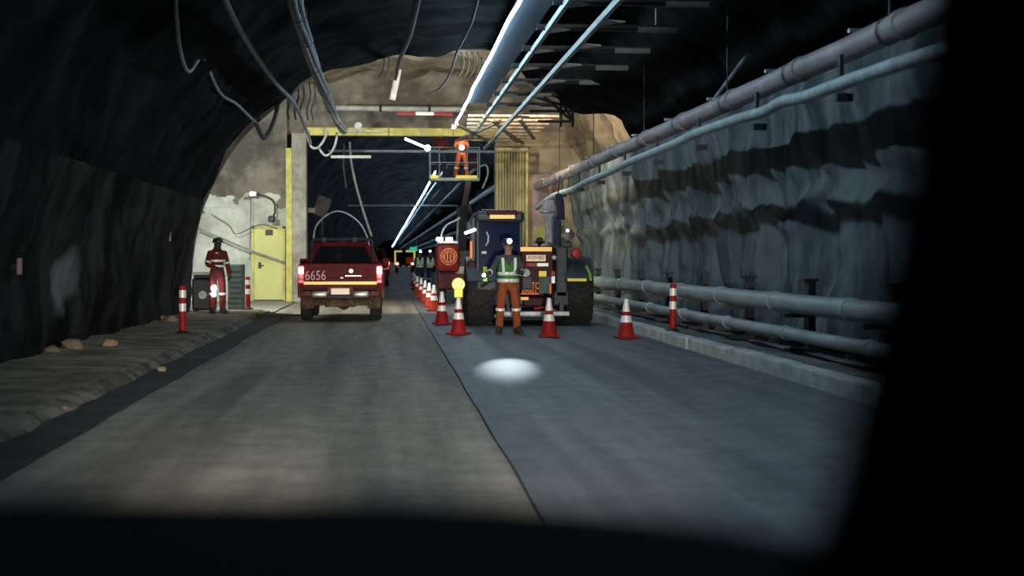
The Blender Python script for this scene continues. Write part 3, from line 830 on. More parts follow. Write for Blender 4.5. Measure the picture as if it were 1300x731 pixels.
# ================================================================== RED PICKUP
def make_pickup(loc, label, number=True):
    t = empty('pickup_truck', loc); tag(t, label, 'pickup truck')
    W = .93
    red = M['car_red']
    # bed sides with wheel arches (y: 0 = tailgate, 5.2 = nose)
    for s in (-1, 1):
        poly = [(.02, .62), (.35, .62), (.42, .86), (.62, 1.0), (.95, 1.04), (1.28, 1.0), (1.48, .86), (1.55, .55), (3.25, .52), (3.6, .52), (3.68, .86), (3.88, 1.0), (4.2, 1.04), (4.5, 1.0), (4.68, .86), (4.76, .55), (5.15, .6), (5.2, .95), (4.95, 1.12), (3.9, 1.20), (1.75, 1.27), (.02, 1.30)]
        x0, x1 = (W-.10, W) if s > 0 else (-W, -W+.10)
        MB().prism(poly, x0, x1, 'x').build('body_side', red, t)
        fl_ = MB()
        for c in (.95, 4.2):
            fl_.lathe([(.50, -.03), (.56, -.03), (.56, .04), (.50, .04)], (s*(W+.02), c, .53), 'x', 20, a0=R(0), a1=R(180))
        # lathe along x: angle measured from y to z
        fl_.build('wheel_arch', M['car_red_dirty'], t)
    tg = MB().cbox(-W+.07, W-.07, 0, .07, .74, 1.31, .02).build('tailgate', red, t)
    MB().cbox(-.62, .62, -.012, .01, .98, 1.2, .01).build('pressing', red, tg)
    MB().box(-W+.11, W-.11, -.016, 0, .835, .90).build('reflective_strip', M['tape_amber'], tg)
    MB().cbox(.10, .48, -.03, .0, 1.005, 1.05, .012).build('chrome_strip', M['chrome'], tg)
    MB().cbox(.00, .07, -.02, .0, .975, 1.0, .006).build('badge', M['chrome'], tg)
    MB().lathe([(.001, -.025), (.05, -.02), (.055, 0)], (.24, 0, 1.14), 'y', 14).build('emblem', M['chrome'], tg, smooth=40)
    hd = MB().cbox(-.15, .09, -.02, .0, 1.19, 1.225, .008).build('handle', M['black'], tg)
    if number:
        text_obj('number', '6656', .30, M['letter_pale'], tg, (-.555, -.02, 1.03), .46)
    MB().box(-W+.1, W-.1, .07, 1.7, .72, .78).build('bed_floor', M['black'], t)
    for s in (-1, 1):
        x0, x1 = sorted((s*(W-.12), s*(W+.015)))
        l = MB().cbox(x0, x1, -.02, .12, .86, 1.27, .02).build('tail_light', M['tail_rim'], t)
        MB().cbox(x0+.01, x1-.01, -.035, 0, 1.07, 1.23, .02).build('brake_lamp', M['tail_on'], l)
        MB().cbox(x0+.02, x1-.02, -.03, 0, .93, .99, .01).build('reverse_lamp', M['letter_pale'], l)
    bp = MB().cbox(-W+.05, W-.05, -.06, .06, .55, .64, .03).build('bumper', M['black'], t, smooth=40)
    for s in (-1, 1):
        x0, x1 = sorted((s*.27, s*.66))
        MB().cbox(x0, x1, -.18, .06, .53, .70, .06).build('bumper_end', M['chrome'], bp, smooth=40)
        x0, x1 = sorted((s*.64, s*(W-.03)))
        MB().cbox(x0, x1, -.13, .06, .55, .70, .06).build('bumper_corner', M['car_red_dirty'], bp, smooth=40)
    MB().cbox(-.6, .6, -.10, .05, .50, .62, .03).build('bumper_step', M['black'], bp)
    MB().cbox(-.30, .30, -.06, .05, .58, .80, .02).build('bumper_centre', M['car_red_dirty'], bp)
    pl = MB().cbox(-.21, .21, -.085, -.06, .59, .755, .01).build('number_plate', M['plate'], t)
    # underbody
    ub = MB().cbox(-.72, .72, .05, .25, .36, .52, .04).cbox(-.55, -.45, .1, 5.0, .45, .62, .02).cbox(.45, .55, .1, 5.0, .45, .62, .02)
    ub.tube([(-.75, .95, .40), (.75, .95, .40)], .06, 10).sphere((0.05, .95, .40), .17, 12).build('underbody', M['mud'], t)
    MB().cbox(-.35, .35, -.05, .1, .33, .5, .03).build('tow_bar', M['mud'], t)
    for s in (-1, 1):
        x0, x1 = sorted((s*.60, s*.90)); MB().cbox(x0, x1, .30, .33, .28, .66, .01).build('mud_flap', M['mud'], t)
        wheel('wheel', .39, .27, t, (s*.79, .95, .39), mud=True)
        wheel('wheel', .39, .27, t, (s*.79, 4.2, .39), mud=True)
    # cabin
    def ring(y, hw_, z0, hw1, z1):
        return [(-hw_, y, z0), (hw_, y, z0), (hw1, y, z1), (-hw1, y, z1)]
    cb_ = MB()
    bot = [(-.90, 1.75, 1.24), (.90, 1.75, 1.24), (.90, 4.05, 1.18), (-.90, 4.05, 1.18)]
    top = [(-.66, 1.98, 1.80), (.66, 1.98, 1.80), (.66, 3.1, 1.80), (-.66, 3.1, 1.80)]
    cb_.hexa(bot, top); cab = cb_.build('cabin', red, t)
    bv = cab.modifiers.new('bevel', 'BEVEL'); bv.width = .06; bv.segments = 3
    # windows set just proud of the cabin
    def pane(name, a, b, c, d, off):
        o_ = Vector(off)
        pts = [Vector(q)+o_ for q in (a, b, c, d)]
        pts2 = [Vector(q)-o_*2 for q in (a, b, c, d)]
        MB().hexa(pts2, pts).build(name, M['car_glass'], t)
    def lerp4(u, v):
        a = Vector(bot[0]).lerp(Vector(bot[1]), u); b = Vector(top[0]).lerp(Vector(top[1]), u); return a.lerp(b, v)
    pane('rear_window', lerp4(.09, .18), lerp4(.91, .18), lerp4(.88, .84), lerp4(.12, .84), (0, -.012, .004))
    def lerpf(u, v):
        a = Vector(bot[3]).lerp(Vector(bot[2]), u); b = Vector(top[3]).lerp(Vector(top[2]), u); return a.lerp(b, v)
    pane('windscreen', lerpf(.07, .1), lerpf(.93, .1), lerpf(.92, .88), lerpf(.08, .88), (0, .012, .012))
    for s in (-1, 1):
        ia, ib = (0, 3) if s < 0 else (1, 2)
        def lerps(u, v):
            a = Vector(bot[ia]).lerp(Vector(bot[ib]), u); b = Vector(top[ia]).lerp(Vector(top[ib]), u); return a.lerp(b, v)
        pane('side_window', lerps(.10, .15), lerps(.46, .15), lerps(.46, .84), lerps(.12, .84), (s*.012, 0, .004))
        pane('side_window', lerps(.50, .15), lerps(.88, .15), lerps(.86, .84), lerps(.50, .84), (s*.012, 0, .004))
        m_ = MB().cbox(*sorted((s*.92, s*1.10)), 3.55, 3.67, 1.22, 1.42, .03).build('mirror', M['car_red'], t)
    # bonnet
    MB().hexa([(-.88, 3.95, .6), (.88, 3.95, .6), (.84, 5.15, .6), (-.84, 5.15, .6)], [(-.86, 3.95, 1.2), (.86, 3.95, 1.2), (.78, 5.1, 1.02), (-.78, 5.1, 1.02)]).build('bonnet', red, t)
    MB().box(-.88, .88, 1.72, 4.0, .5, 1.25).build('cab_body', red, t)
    # roof bar, roll bar, beacon and whip
    rb = MB().tube([(-.72, 1.5, 1.28), (-.70, 1.55, 1.82), (-.62, 1.57, 1.87), (.62, 1.57, 1.87), (.70, 1.55, 1.82), (.72, 1.5, 1.28)], .035, 8).build('roll_bar', M['black'], t, smooth=40)
    for s in (-.42, .30):
        MB().cbox(s-.06, s+.06, 1.50, 1.60, 1.80, 1.92, .03).build('roof_lamp', M['grey_cloth'], rb)
    MB().lathe([(.10, 0), (.10, .05), (.07, .12), (.001, .13)], (0, 2.4, 1.80), 'z', 14, caps=True).build('beacon', M['black'], t, smooth=40)
    return t
pk_loc = P(432, 340, 35.7); pk_loc.z = .01
pick = make_pickup(pk_loc, 'red pickup with number 6656 and lit brake lamps')
o = MB().tube(catmull([P(x, y, 37.5)-pk_loc for x, y in [(398, 303), (401, 288), (412, 275), (428, 268), (444, 273), (458, 285), (466, 300), (469, 312)]], 5), .022, 6).build('whip_antenna', M['grey_metal'], pick, smooth=True)
p2 = make_pickup(Vector((-.78, 79.0, .01)), 'second red vehicle with lit tail lamp ahead of the pickup', False)

# ================================================================== FAR TRUCK WITH YELLOW FRAME
ft = empty('crew_truck', (P(514, 330, 150).x, 150, 0)); tag(ft, 'far truck with a bright yellow framed open back', 'truck')
hwid = .92
MB().cbox(-hwid, hwid, 0, 4.2, .55, .75, .03).build('floor_bed', M['dark_metal'], ft)
fm = MB()
for s in (-1, 1):
    fm.cbox(s*hwid-.07, s*hwid+.07, -.02, .12, .75, 2.1, .02)
    fm.cbox(s*hwid-.05, s*hwid+.05, 4.1, 4.2, .75, 2.1, .02)
fm.cbox(-hwid, -.25, -.02, .12, 1.98, 2.12, .02).cbox(.1, hwid, -.02, .12, 1.98, 2.12, .02)
fm.build('rear_frame', M['frame_yellow_glow'], ft)
MB().box(-hwid, hwid, .1, 4.2, 2.12, 2.16).build('canopy', M['dark_metal'], ft)
MB().box(-hwid, -hwid+.03, .1, 4.2, .75, 2.12).build('side_sheet', M['navy_cloth'], ft)
MB().box(hwid-.03, hwid, .1, 4.2, .75, 2.12).build('side_sheet', M['navy_cloth'], ft)
MB().box(-hwid, hwid, 4.15, 4.2, .75, 2.12).build('front_sheet', M['navy_cloth'], ft)
for k in range(6):
    MB().box(-hwid+.1+k*.28, -hwid+.1+(k+1)*.28, -.06, -.02, .56, .70).build('striped_board', M['tape_red' if k % 2 else 'tape_white'], ft)
for s in (-1, 1):
    MB().cbox(s*.72-.1, s*.72+.1, -.05, 0, .80, .95, .02).build('tail_light', M['tail_on'], ft)
    wheel('wheel', .4, .26, ft, (s*.75, .9, .4)); wheel('wheel', .4, .26, ft, (s*.75, 3.6, .4))
MB().cbox(-.9, .9, 4.3, 6.0, .5, 2.05, .12).build('cab', M['tape_amber'], ft)
MB().cbox(.1, .75, .6, .9, .8, 1.5, .05).build('load_box', M['orange_cloth'], ft)
gs = empty('exit_sign', P(525, 316, 115)); tag(gs, 'small green sign glowing beside the far truck', 'sign')
MB().cbox(-.26, .26, -.03, .03, -.15, .15, .01).build('panel', M['sign_green'], gs)
MB().tube([(.2, .02, .1), (.2, .02, 4.6)], .015, 6).build('hanger', M['grey_metal'], gs)

# ================================================================== TRACTOR (loader seen from behind)
TY = 33.2
def tx(px): return P(px, 330, TY).x-TC
TC = 0; TC = tx(674)
def tz(py): return P(674, py, TY).z
tr_ = empty('loader_tractor', (TC, TY, 0)); tag(tr_, 'maroon wheel loader with glazed cab parked behind the green-vested worker', 'tractor')
lw0, lw1 = tx(593), tx(629); rw0, rw1 = tx(721), tx(755)
for (a, b2) in ((lw0, lw1), (rw0, rw1)):
    wheel('wheel', .66, b2-a, tr_, ((a+b2)/2, .75, .69), lugs=18)
    wheel('wheel', .55, .40, tr_, ((a+b2)/2, 3.2, .58), lugs=16)
# fenders
for i, (a, b2) in enumerate(((lw0, lw1+.03), (rw0-.06, rw1-.02))):
    f = MB()
    poly = []
    for k in range(13):
        an = R(20+k*12); poly.append((.75-.80*math.cos(an), .69+.78*math.sin(an)))
    inner = [(.75-.74*math.cos(R(20+k*12)), .69+.72*math.sin(R(20+k*12))) for k in range(12, -1, -1)]
    f.prism(poly+inner, a, b2, 'x')
    fe = f.build('fender', M['fender'], tr_)
    if i == 1:
        MB().box(a+.05, b2-.16, -.03, .03, .95, 1.01).build('yellow_band', M['tape_yellow'], fe)
        MB().tube([(b2-.06, -.02, .96), (b2-.08, .05, 1.12), (b2-.14, .16, 1.27)], .03, 6).build('green_band', M['tape_green'], fe)
    else:
        MB().box(tx(613), tx(618), -.10, -.04, .95, 1.26).build('green_band', M['tape_green'], fe)
    # side skirt of fender
# chassis
MB().cbox(lw1-.05, rw0+.05, .1, 3.6, .42, .75, .04).build('chassis', M['machine_grey'], tr_)
MB().tube([(lw1-.3, .75, .69), (rw0+.3, .75, .69)], .16, 12).build('axle', M['machine_grey'], tr_)
MB().tube([(lw1-.3, 3.2, .58), (rw0+.3, 3.2, .58)], .14, 12).build('axle', M['machine_grey'], tr_)
MB().cbox(tx(632), tx(722), -.22, -.12, tz(401), tz(394.5), .02).build('bumper_bar', M['grey_metal'], tr_)
for px in (645, 712): MB().box(tx(px)-.04, tx(px)+.04, -.14, .2, tz(400), .5).build('bumper_bracket', M['machine_grey'], tr_)
# engine box
ex0, ex1 = tx(660), tx(704)
eb = MB().cbox(ex0, ex1, 0, 2.2, .62, tz(313), .05).build('engine_hood', M['maroon'], tr_)
MB().box(ex0+.01, ex1-.06, -.02, 0, tz(319), tz(313.5)).build('amber_strip', M['tape_amber'], eb)
pl = MB().box(tx(668), tx(692.5), -.03, 0, tz(331.5), tz(323.5)).build('number_plate', M['plate'], tr_)
text_obj('plate_text', 'KSW483', .11, M['letter_dark'], pl, (tx(680.2), -.034, tz(327.0)), .32)
MB().box(tx(668.5), tx(682), -.02, 0, tz(338), tz(334)).build('red_reflector', M['tape_red'], eb)
MB().box(tx(682), tx(696), -.02, 0, tz(338), tz(334)).build('white_reflector', M['tape_white'], eb)
MB().box(tx(684), tx(693.5), -.025, 0, tz(351), tz(344)).build('yellow_plate', M['tape_yellow'], eb)
MB().box(tx(684), tx(699), -.03, 0, tz(372.5), tz(351.5)).build('grille_panel', M['steel_green'], eb)
MB().box(tx(664), tx(674), -.03, 0, tz(366), tz(352)).build('dark_panel', M['machine_grey'], eb)
MB().box(tx(700), tx(704.4), -.02, .0, tz(351), tz(344)).build('red_reflector', M['tape_red'], eb)
MB().box(tx(700), tx(704.4), -.02, .0, tz(359.5), tz(351)).build('white_reflector', M['tape_white'], eb)
MB().box(tx(697.5), tx(699.5), -.035, .0, tz(372.5), tz(360)).build('orange_reflector', M['letter_orange'], eb)
text_obj('lettering', 'TC', .20, M['letter_orange'], eb, (tx(679.5), -.03, tz(363)), .16)
text_obj('lettering', 'AMALL', .13, M['letter_orange'], eb, (tx(672), -.032, tz(370.3)), .34)
MB().box(tx(661), tx(684), -.026, 0, tz(373.5), tz(372.3)).build('orange_line', M['letter_orange'], eb)
MB().cbox(tx(660.5), tx(671), -.06, .0, tz(381), tz(376.8), .01).build('amber_lamp', M['tape_amber'], eb)
MB().lathe([(.001, -.06), (.045, -.05), (.05, 0)], (tx(703.5), 0, tz(327)), 'y', 12).build('round_lamp', M['white_metal'], eb, smooth=True)
MB().lathe([(.001, -.16), (.085, -.15), (.09, 0)], (tx(667), 0, tz(346)), 'y', 14).build('filter_cap', M['grey_metal'], eb, smooth=40)
MB().cbox(tx(664), tx(704), .0, .3, .40, .62, .04).build('lower_guard', M['maroon'], eb)
MB().tube([(tx(678), -.05, tz(392)), (tx(690), -.06, tz(390)), (tx(706), -.05, tz(394))], .025, 6).build('red_strap', M['tape_red'], eb)
# hoses, stack on right
sk = MB().cbox(tx(706), tx(722), .1, .7, .6, tz(312), .04).build('side_tank', M['machine_grey'], tr_)
MB().cbox(tx(713), tx(727), .15, .5, tz(314), tz(307), .02).build('bracket', M['dark_metal'], tr_)
MB().lathe([(.08, 0), (.085, .5), (.075, .55)], (tx(711), .5, tz(312)), 'z', 14, caps=True).build('exhaust', M['canvas_navy'], tr_, smooth=40)
wl_ = MB().lathe([(.001, .12), (.10, .10), (.125, .02), (.125, -.05), (.001, -.06)], (tx(723.5), .2, tz(298)), 'y', 16).build('work_lamp', M['helmet_dark'], tr_, smooth=40)
MB().sphere((tx(721.5), .13, tz(292.5)), .035, 10).build('bulb', M['lamp_soft'], wl_, smooth=True)
MB().tube([(tx(723.5), .22, tz(303)), (tx(722), .22, tz(312))], .025, 6).build('stalk', M['dark_metal'], wl_)
rl = MB().lathe([(.001, -.11), (.09, -.09), (.115, 0), (.10, .08), (.001, .09)], (tx(732), .1, tz(321.5)), 'y', 16).build('red_beacon', M['tape_red'], tr_, smooth=40)
MB().cbox(tx(732)-.05, tx(741), .03, .2, tz(329), tz(325), .01).build('beacon_foot', M['black'], rl)
# cab
cx0, cx1 = tx(605), tx(664); ct = tz(268); cbm = .98
for (x, y) in ((cx0, .12), (cx1-.07, .12), (cx0, 1.55), (cx1-.07, 1.55)):
    MB().cbox(x, x+.07, y, y+.09, cbm, ct-.18, .015).build('cab_pillar', M['machine_grey'], tr_)
MB().cbox(cx0, cx1, .1, 1.66, .72, cbm+.08, .03).build('cab_base', M['machine_grey'], tr_)
rf = MB().cbox(cx0-.02, cx1+.03, .02, 1.75, ct-.24, ct, .07).build('cab_roof', M['machine_grey'], tr_)
MB().cbox(tx(618), tx(657), .0, .2, ct-.10, ct+.02, .03).build('roof_hatch', M['maroon'], rf)
MB().box(tx(622), tx(653.5), -.01, .03, tz(277.5), tz(272.8)).build('amber_strip', M['tape_amber'], rf)
MB().tube([(tx(612), .1, ct+.03), (tx(655), .1, ct+.03)], .012, 6).build('roof_rail', M['grey_metal'], rf)
MB().box(cx0+.07, cx1-.07, .14, .155, cbm+.08, ct-.24).build('rear_window', M['cab_glass'], tr_)
for s in (cx0+.02, cx1-.03):
    MB().box(s, s+.012, .21, 1.55, cbm+.08, ct-.24).build('side_window', M['cab_glass'], tr_)
MB().box(cx0+.07, cx1-.07, 1.6, 1.615, cbm+.08, ct-.24).build('windscreen', M['cab_glass'], tr_)
MB().tube([(tx(618), .12, tz(294)), (tx(620.5), .10, tz(300)), (tx(620), .10, tz(307)), (tx(617), .12, tz(312))], .02, 6).build('grab_handle', M['white_metal'], tr_, smooth=True)
MB().box(tx(612), tx(618), .12, .14, tz(322), tz(319)).build('sticker', M['white_metal'], tr_)
# left outer column with lamp
MB().cbox(tx(598), tx(605), .3, .5, .9, tz(276), .02).build('ladder_post', M['machine_grey'], tr_)
MB().box(tx(597.5), tx(600.5), .27, .30, tz(328), tz(306)).build('orange_lettering', M['letter_orange'], tr_)
MB().tube([(cx0, .3, tz(272)), (tx(600), .25, tz(275)), (tx(595), .2, tz(284)), (tx(594), .2, tz(289))], .022, 6).build('mirror_arm', M['machine_grey'], tr_, smooth=True)
hl = MB().cbox(-.13, .13, -.05, .05, -.035, .035, .02).build('side_lamp', M['lamp_soft'], tr_, loc=(tx(597.5), .15, tz(293.5)), rot=(0, -.35, 0))
MB().cbox(tx(592), tx(600), .18, .3, tz(291), tz(281), .03).build('lamp_housing', M['machine_grey'], tr_)
MB().cbox(tx(594), tx(606), .2, .5, tz(345), tz(331), .04).build('step_box', M['maroon'], tr_)
# front loader arm so the machine reads from the side as well
for s in (lw1+.1, rw0-.2):
    MB().prism([(1.6, 1.1), (3.6, .9), (4.2, .25), (4.35, .3), (3.7, 1.1), (1.6, 1.3)], s, s+.12, 'x').build('loader_arm', M['maroon'], tr_)
MB().prism([(4.2, .1), (5.0, .08), (4.95, .16), (4.35, .22), (4.25, .75), (4.15, .75)], lw0, rw1, 'x').build('bucket', M['machine_grey'], tr_)
# things hung between pipe end and tractor: canvas ducts, yellow boards
du = empty('canvas_duct', P(696, 258, 38)); tag(du, 'pale canvas duct hanging behind the loader', 'duct')
def hang(px, Y, base):  # list of (xl, xr, y)
    rr = []
    for (xl, xr, y) in px:
        a, b2 = P(xl, y, Y)-base, P(xr, y, Y)-base; c = (a+b2)/2; h = (b2-a).length/2
        rr.append([c+Vector((h*math.cos(k*math.pi/6), .6*h*math.sin(k*math.pi/6), 0)) for k in range(12)])
    return MB().rings(rr)
hang([(689, 703, 254), (688, 706, 262), (690, 706, 275), (692, 706, 290), (694, 704, 300), (694, 703, 312)], 38, du.location).build('sleeve', M['canvas_pale'], du, smooth=50)
MB().lathe([(.19, 0), (.205, .03), (.19, .06)], (0, 0, -.25), 'z', 14).build('collar', M['grey_metal'], du)
dn = empty('canvas_sleeve', P(711, 250, 37.7)); tag(dn, 'dark navy sleeve hanging beside the pale canvas duct', 'duct')
hang([(705, 713, 246), (705, 716, 254), (707, 717, 268), (707, 717, 279)], 37.7, dn.location).build('sleeve', M['canvas_navy'], dn, smooth=50)
MB().tube([(-.05, 0, .06), (0, 0, .5)], .02, 6).build('tie', M['cable_dark'], dn)
for i, (a, b2, c, d) in enumerate([(677, 693, 288, 309), (705, 716, 283, 308)]):
    q = P((a+b2)/2, d, 38.9); o = empty('yellow_board', q); tag(o, ['yellow board with a dark arch behind the engine hood', 'narrow yellow board right of the canvas duct'][i], 'board')
    hw_ = (P(b2, c, 38.9).x-P(a, c, 38.9).x)/2; h = P(a, c, 38.9).z-q.z
    MB().cbox(-hw_, hw_, 0, .06, 0, h, .02).build('panel', M['yellow_paint'], o)
    MB().box(-.03, .03, .06, .12, -q.z+.02, h*.8).build('leg', M['dark_metal'], o)
    if i == 0: MB().lathe([(.001, -.03), (.10, -.03), (.10, 0)], (0, 0, .06), 'y', 16).build('arch', M['black'], o)

# ================================================================== BOOM LIFT
BY = 49.0
bl = empty('boom_lift', (P(592, 330, BY).x, BY, 0)); tag(bl, 'red boom lift raising a work basket beyond the portal', 'boom lift')
bx = lambda px: P(px, 330, BY).x-bl.location.x
bz = lambda py: P(590, py, BY).z
MB().cbox(bx(556), bx(625), .2, 4.0, .45, .95, .06).build('chassis', M['maroon'], bl)
for px in (560, 620):
    wheel('wheel', .45, .35, bl, (bx(px), .8, .46), lugs=14); wheel('wheel', .45, .35, bl, (bx(px), 3.4, .46), lugs=14)
tt = MB().cbox(bx(554), bx(584), 0, 1.6, bz(346), bz(309), .18).build('counterweight', M['red_machine'], bl, smooth=40)
dsk = MB().lathe([(.001, -.04), (.26, -.03), (.28, 0)], (bx(570), 0, bz(326)), 'y', 20).build('round_badge', M['badge_orange'], bl, smooth=40)
for k in (-.10, 0, .10):
    MB().cbox(bx(570)+k-.025, bx(570)+k+.025, -.06, -.03, bz(326)-.15+abs(k)*.4, bz(326)+.15-abs(k)*.4, .01).build('badge_slat', M['red_machine'], dsk)
MB().lathe([(.20, -.05), (.225, -.05), (.225, -.02), (.20, -.02)], (bx(570), 0, bz(326)), 'y', 20).build('badge_ring', M['red_machine'], dsk)
MB().cbox(bx(556), bx(582), .05, 1.2, bz(309), bz(306), .02).build('top_plate', M['white_metal'], tt)
for px in (557.5, 569.5):
    l = MB().cbox(bx(px)-.09, bx(px)+.13, .0, .2, bz(306), bz(301), .03).build('work_lamp', M['lamp_soft'], tt)
MB().tube(catmull([Vector((bx(x), .3, bz(y))) for x, y in [(560, 304), (562, 294), (568, 285), (578, 280), (585, 276)]], 4), .03, 6).build('hydraulic_hose', M['hose'], bl, smooth=True)
MB().cbox(bx(578), bx(594), .3, .9, bz(352), bz(338), .05).build('outrigger_box', M['canvas_pale'], bl)
# boom sections up to the basket
bz0 = Vector((bx(588), 1.2, bz(330)))
kn = Vector((P(589, 268, BY+4.5).x-bl.location.x, 4.5, P(589, 268, BY+4.5).z))
bk = empty('x'); bpy.data.objects.remove(bk)
BKY = 58.0
BK = P(576, 226, BKY)-bl.location
top = Vector((P(594, 232, BKY).x-bl.location.x, 8.6, BK.z-.25))
def beam(a, b, w_, h_, name, m):
    a, b = Vector(a), Vector(b); d = (b-a).normalized(); u = d.cross(Vector((0, 0, 1))).normalized()
    if u.length < .1: u = Vector((1, 0, 0))
    v_ = u.cross(d)
    q = lambda p: [p-u*w_-v_*h_, p+u*w_-v_*h_, p+u*w_+v_*h_, p-u*w_+v_*h_]
    return MB().hexa(q(a), q(b)).build(name, m, bl)
beam(bz0, kn, .13, .17, 'lower_boom', M['dark_metal'])
beam(kn, top, .10, .13, 'upper_boom', M['dark_metal'])
MB().tube([kn-Vector((.25, 0, 0)), kn+Vector((.25, 0, 0))], .18, 12).build('knuckle', M['dark_metal'], bl)
MB().tube([bz0+Vector((-.16, .5, -.2)), (bz0+kn)/2+Vector((-.16, 0, .0)), kn+Vector((-.18, 0, -.2))], .05, 8).build('cylinder', M['grey_metal'], bl)
MB().cbox(bx(580), bx(600), .6, 1.6, .95, bz(318), .05).build('turret', M['machine_grey'], bl)
# basket
px0, px1 = P(546, 225, BKY).x-bl.location.x, P(608, 225, BKY).x-bl.location.x
by0, by1 = 8.6, 9.8
bs = MB().cbox(px0, px1, by0, by1, BK.z-.12, BK.z, .02).build('basket_floor', M['hose'], bl)
for (a, b2) in ((px0, px0+.30), (P(578, 225, BKY).x-bl.location.x, px1-.1)):
    MB().box(a, b2, by0-.02, by0, BK.z-.04, BK.z+.08).build('toe_board', M['tape_yellow'], bs)
for z in (.55, 1.1):
    MB().tube([(px0, by0, BK.z+z), (px1, by0, BK.z+z), (px1, by1, BK.z+z), (px0, by1, BK.z+z), (px0, by0, BK.z+z)], .02, 6).build('guard_rail', M['hose'], bs)
for x in (px0, px0+.33, px0+1.35, px1):
    for y in (by0, by1):
        MB().tube([(x, y, BK.z), (x, y, BK.z+1.1)], .02, 6).build('rail_post', M['hose'], bs)
MB().cbox(px1-.35, px1-.08, by0+.05, by0+.3, BK.z+.35, BK.z+.75, .03).build('control_box', M['maroon'], bs)
MB().tube(catmull([Vector(q) for q in [(px1+.1, by0, BK.z-.4), (px1+.3, by0, BK.z+.1), (px1+.25, by0, BK.z+.45), (px1, by0, BK.z+.4)]], 4), .035, 6).build('basket_hose', M['hose'], bs, smooth=True)

# ================================================================== PEOPLE
def seg_d(p, a, b):
    ab = b-a; t = max(0, min(1, (p-a).dot(ab)/max(1e-9, ab.dot(ab)))); return (p-(a+ab*t)).length

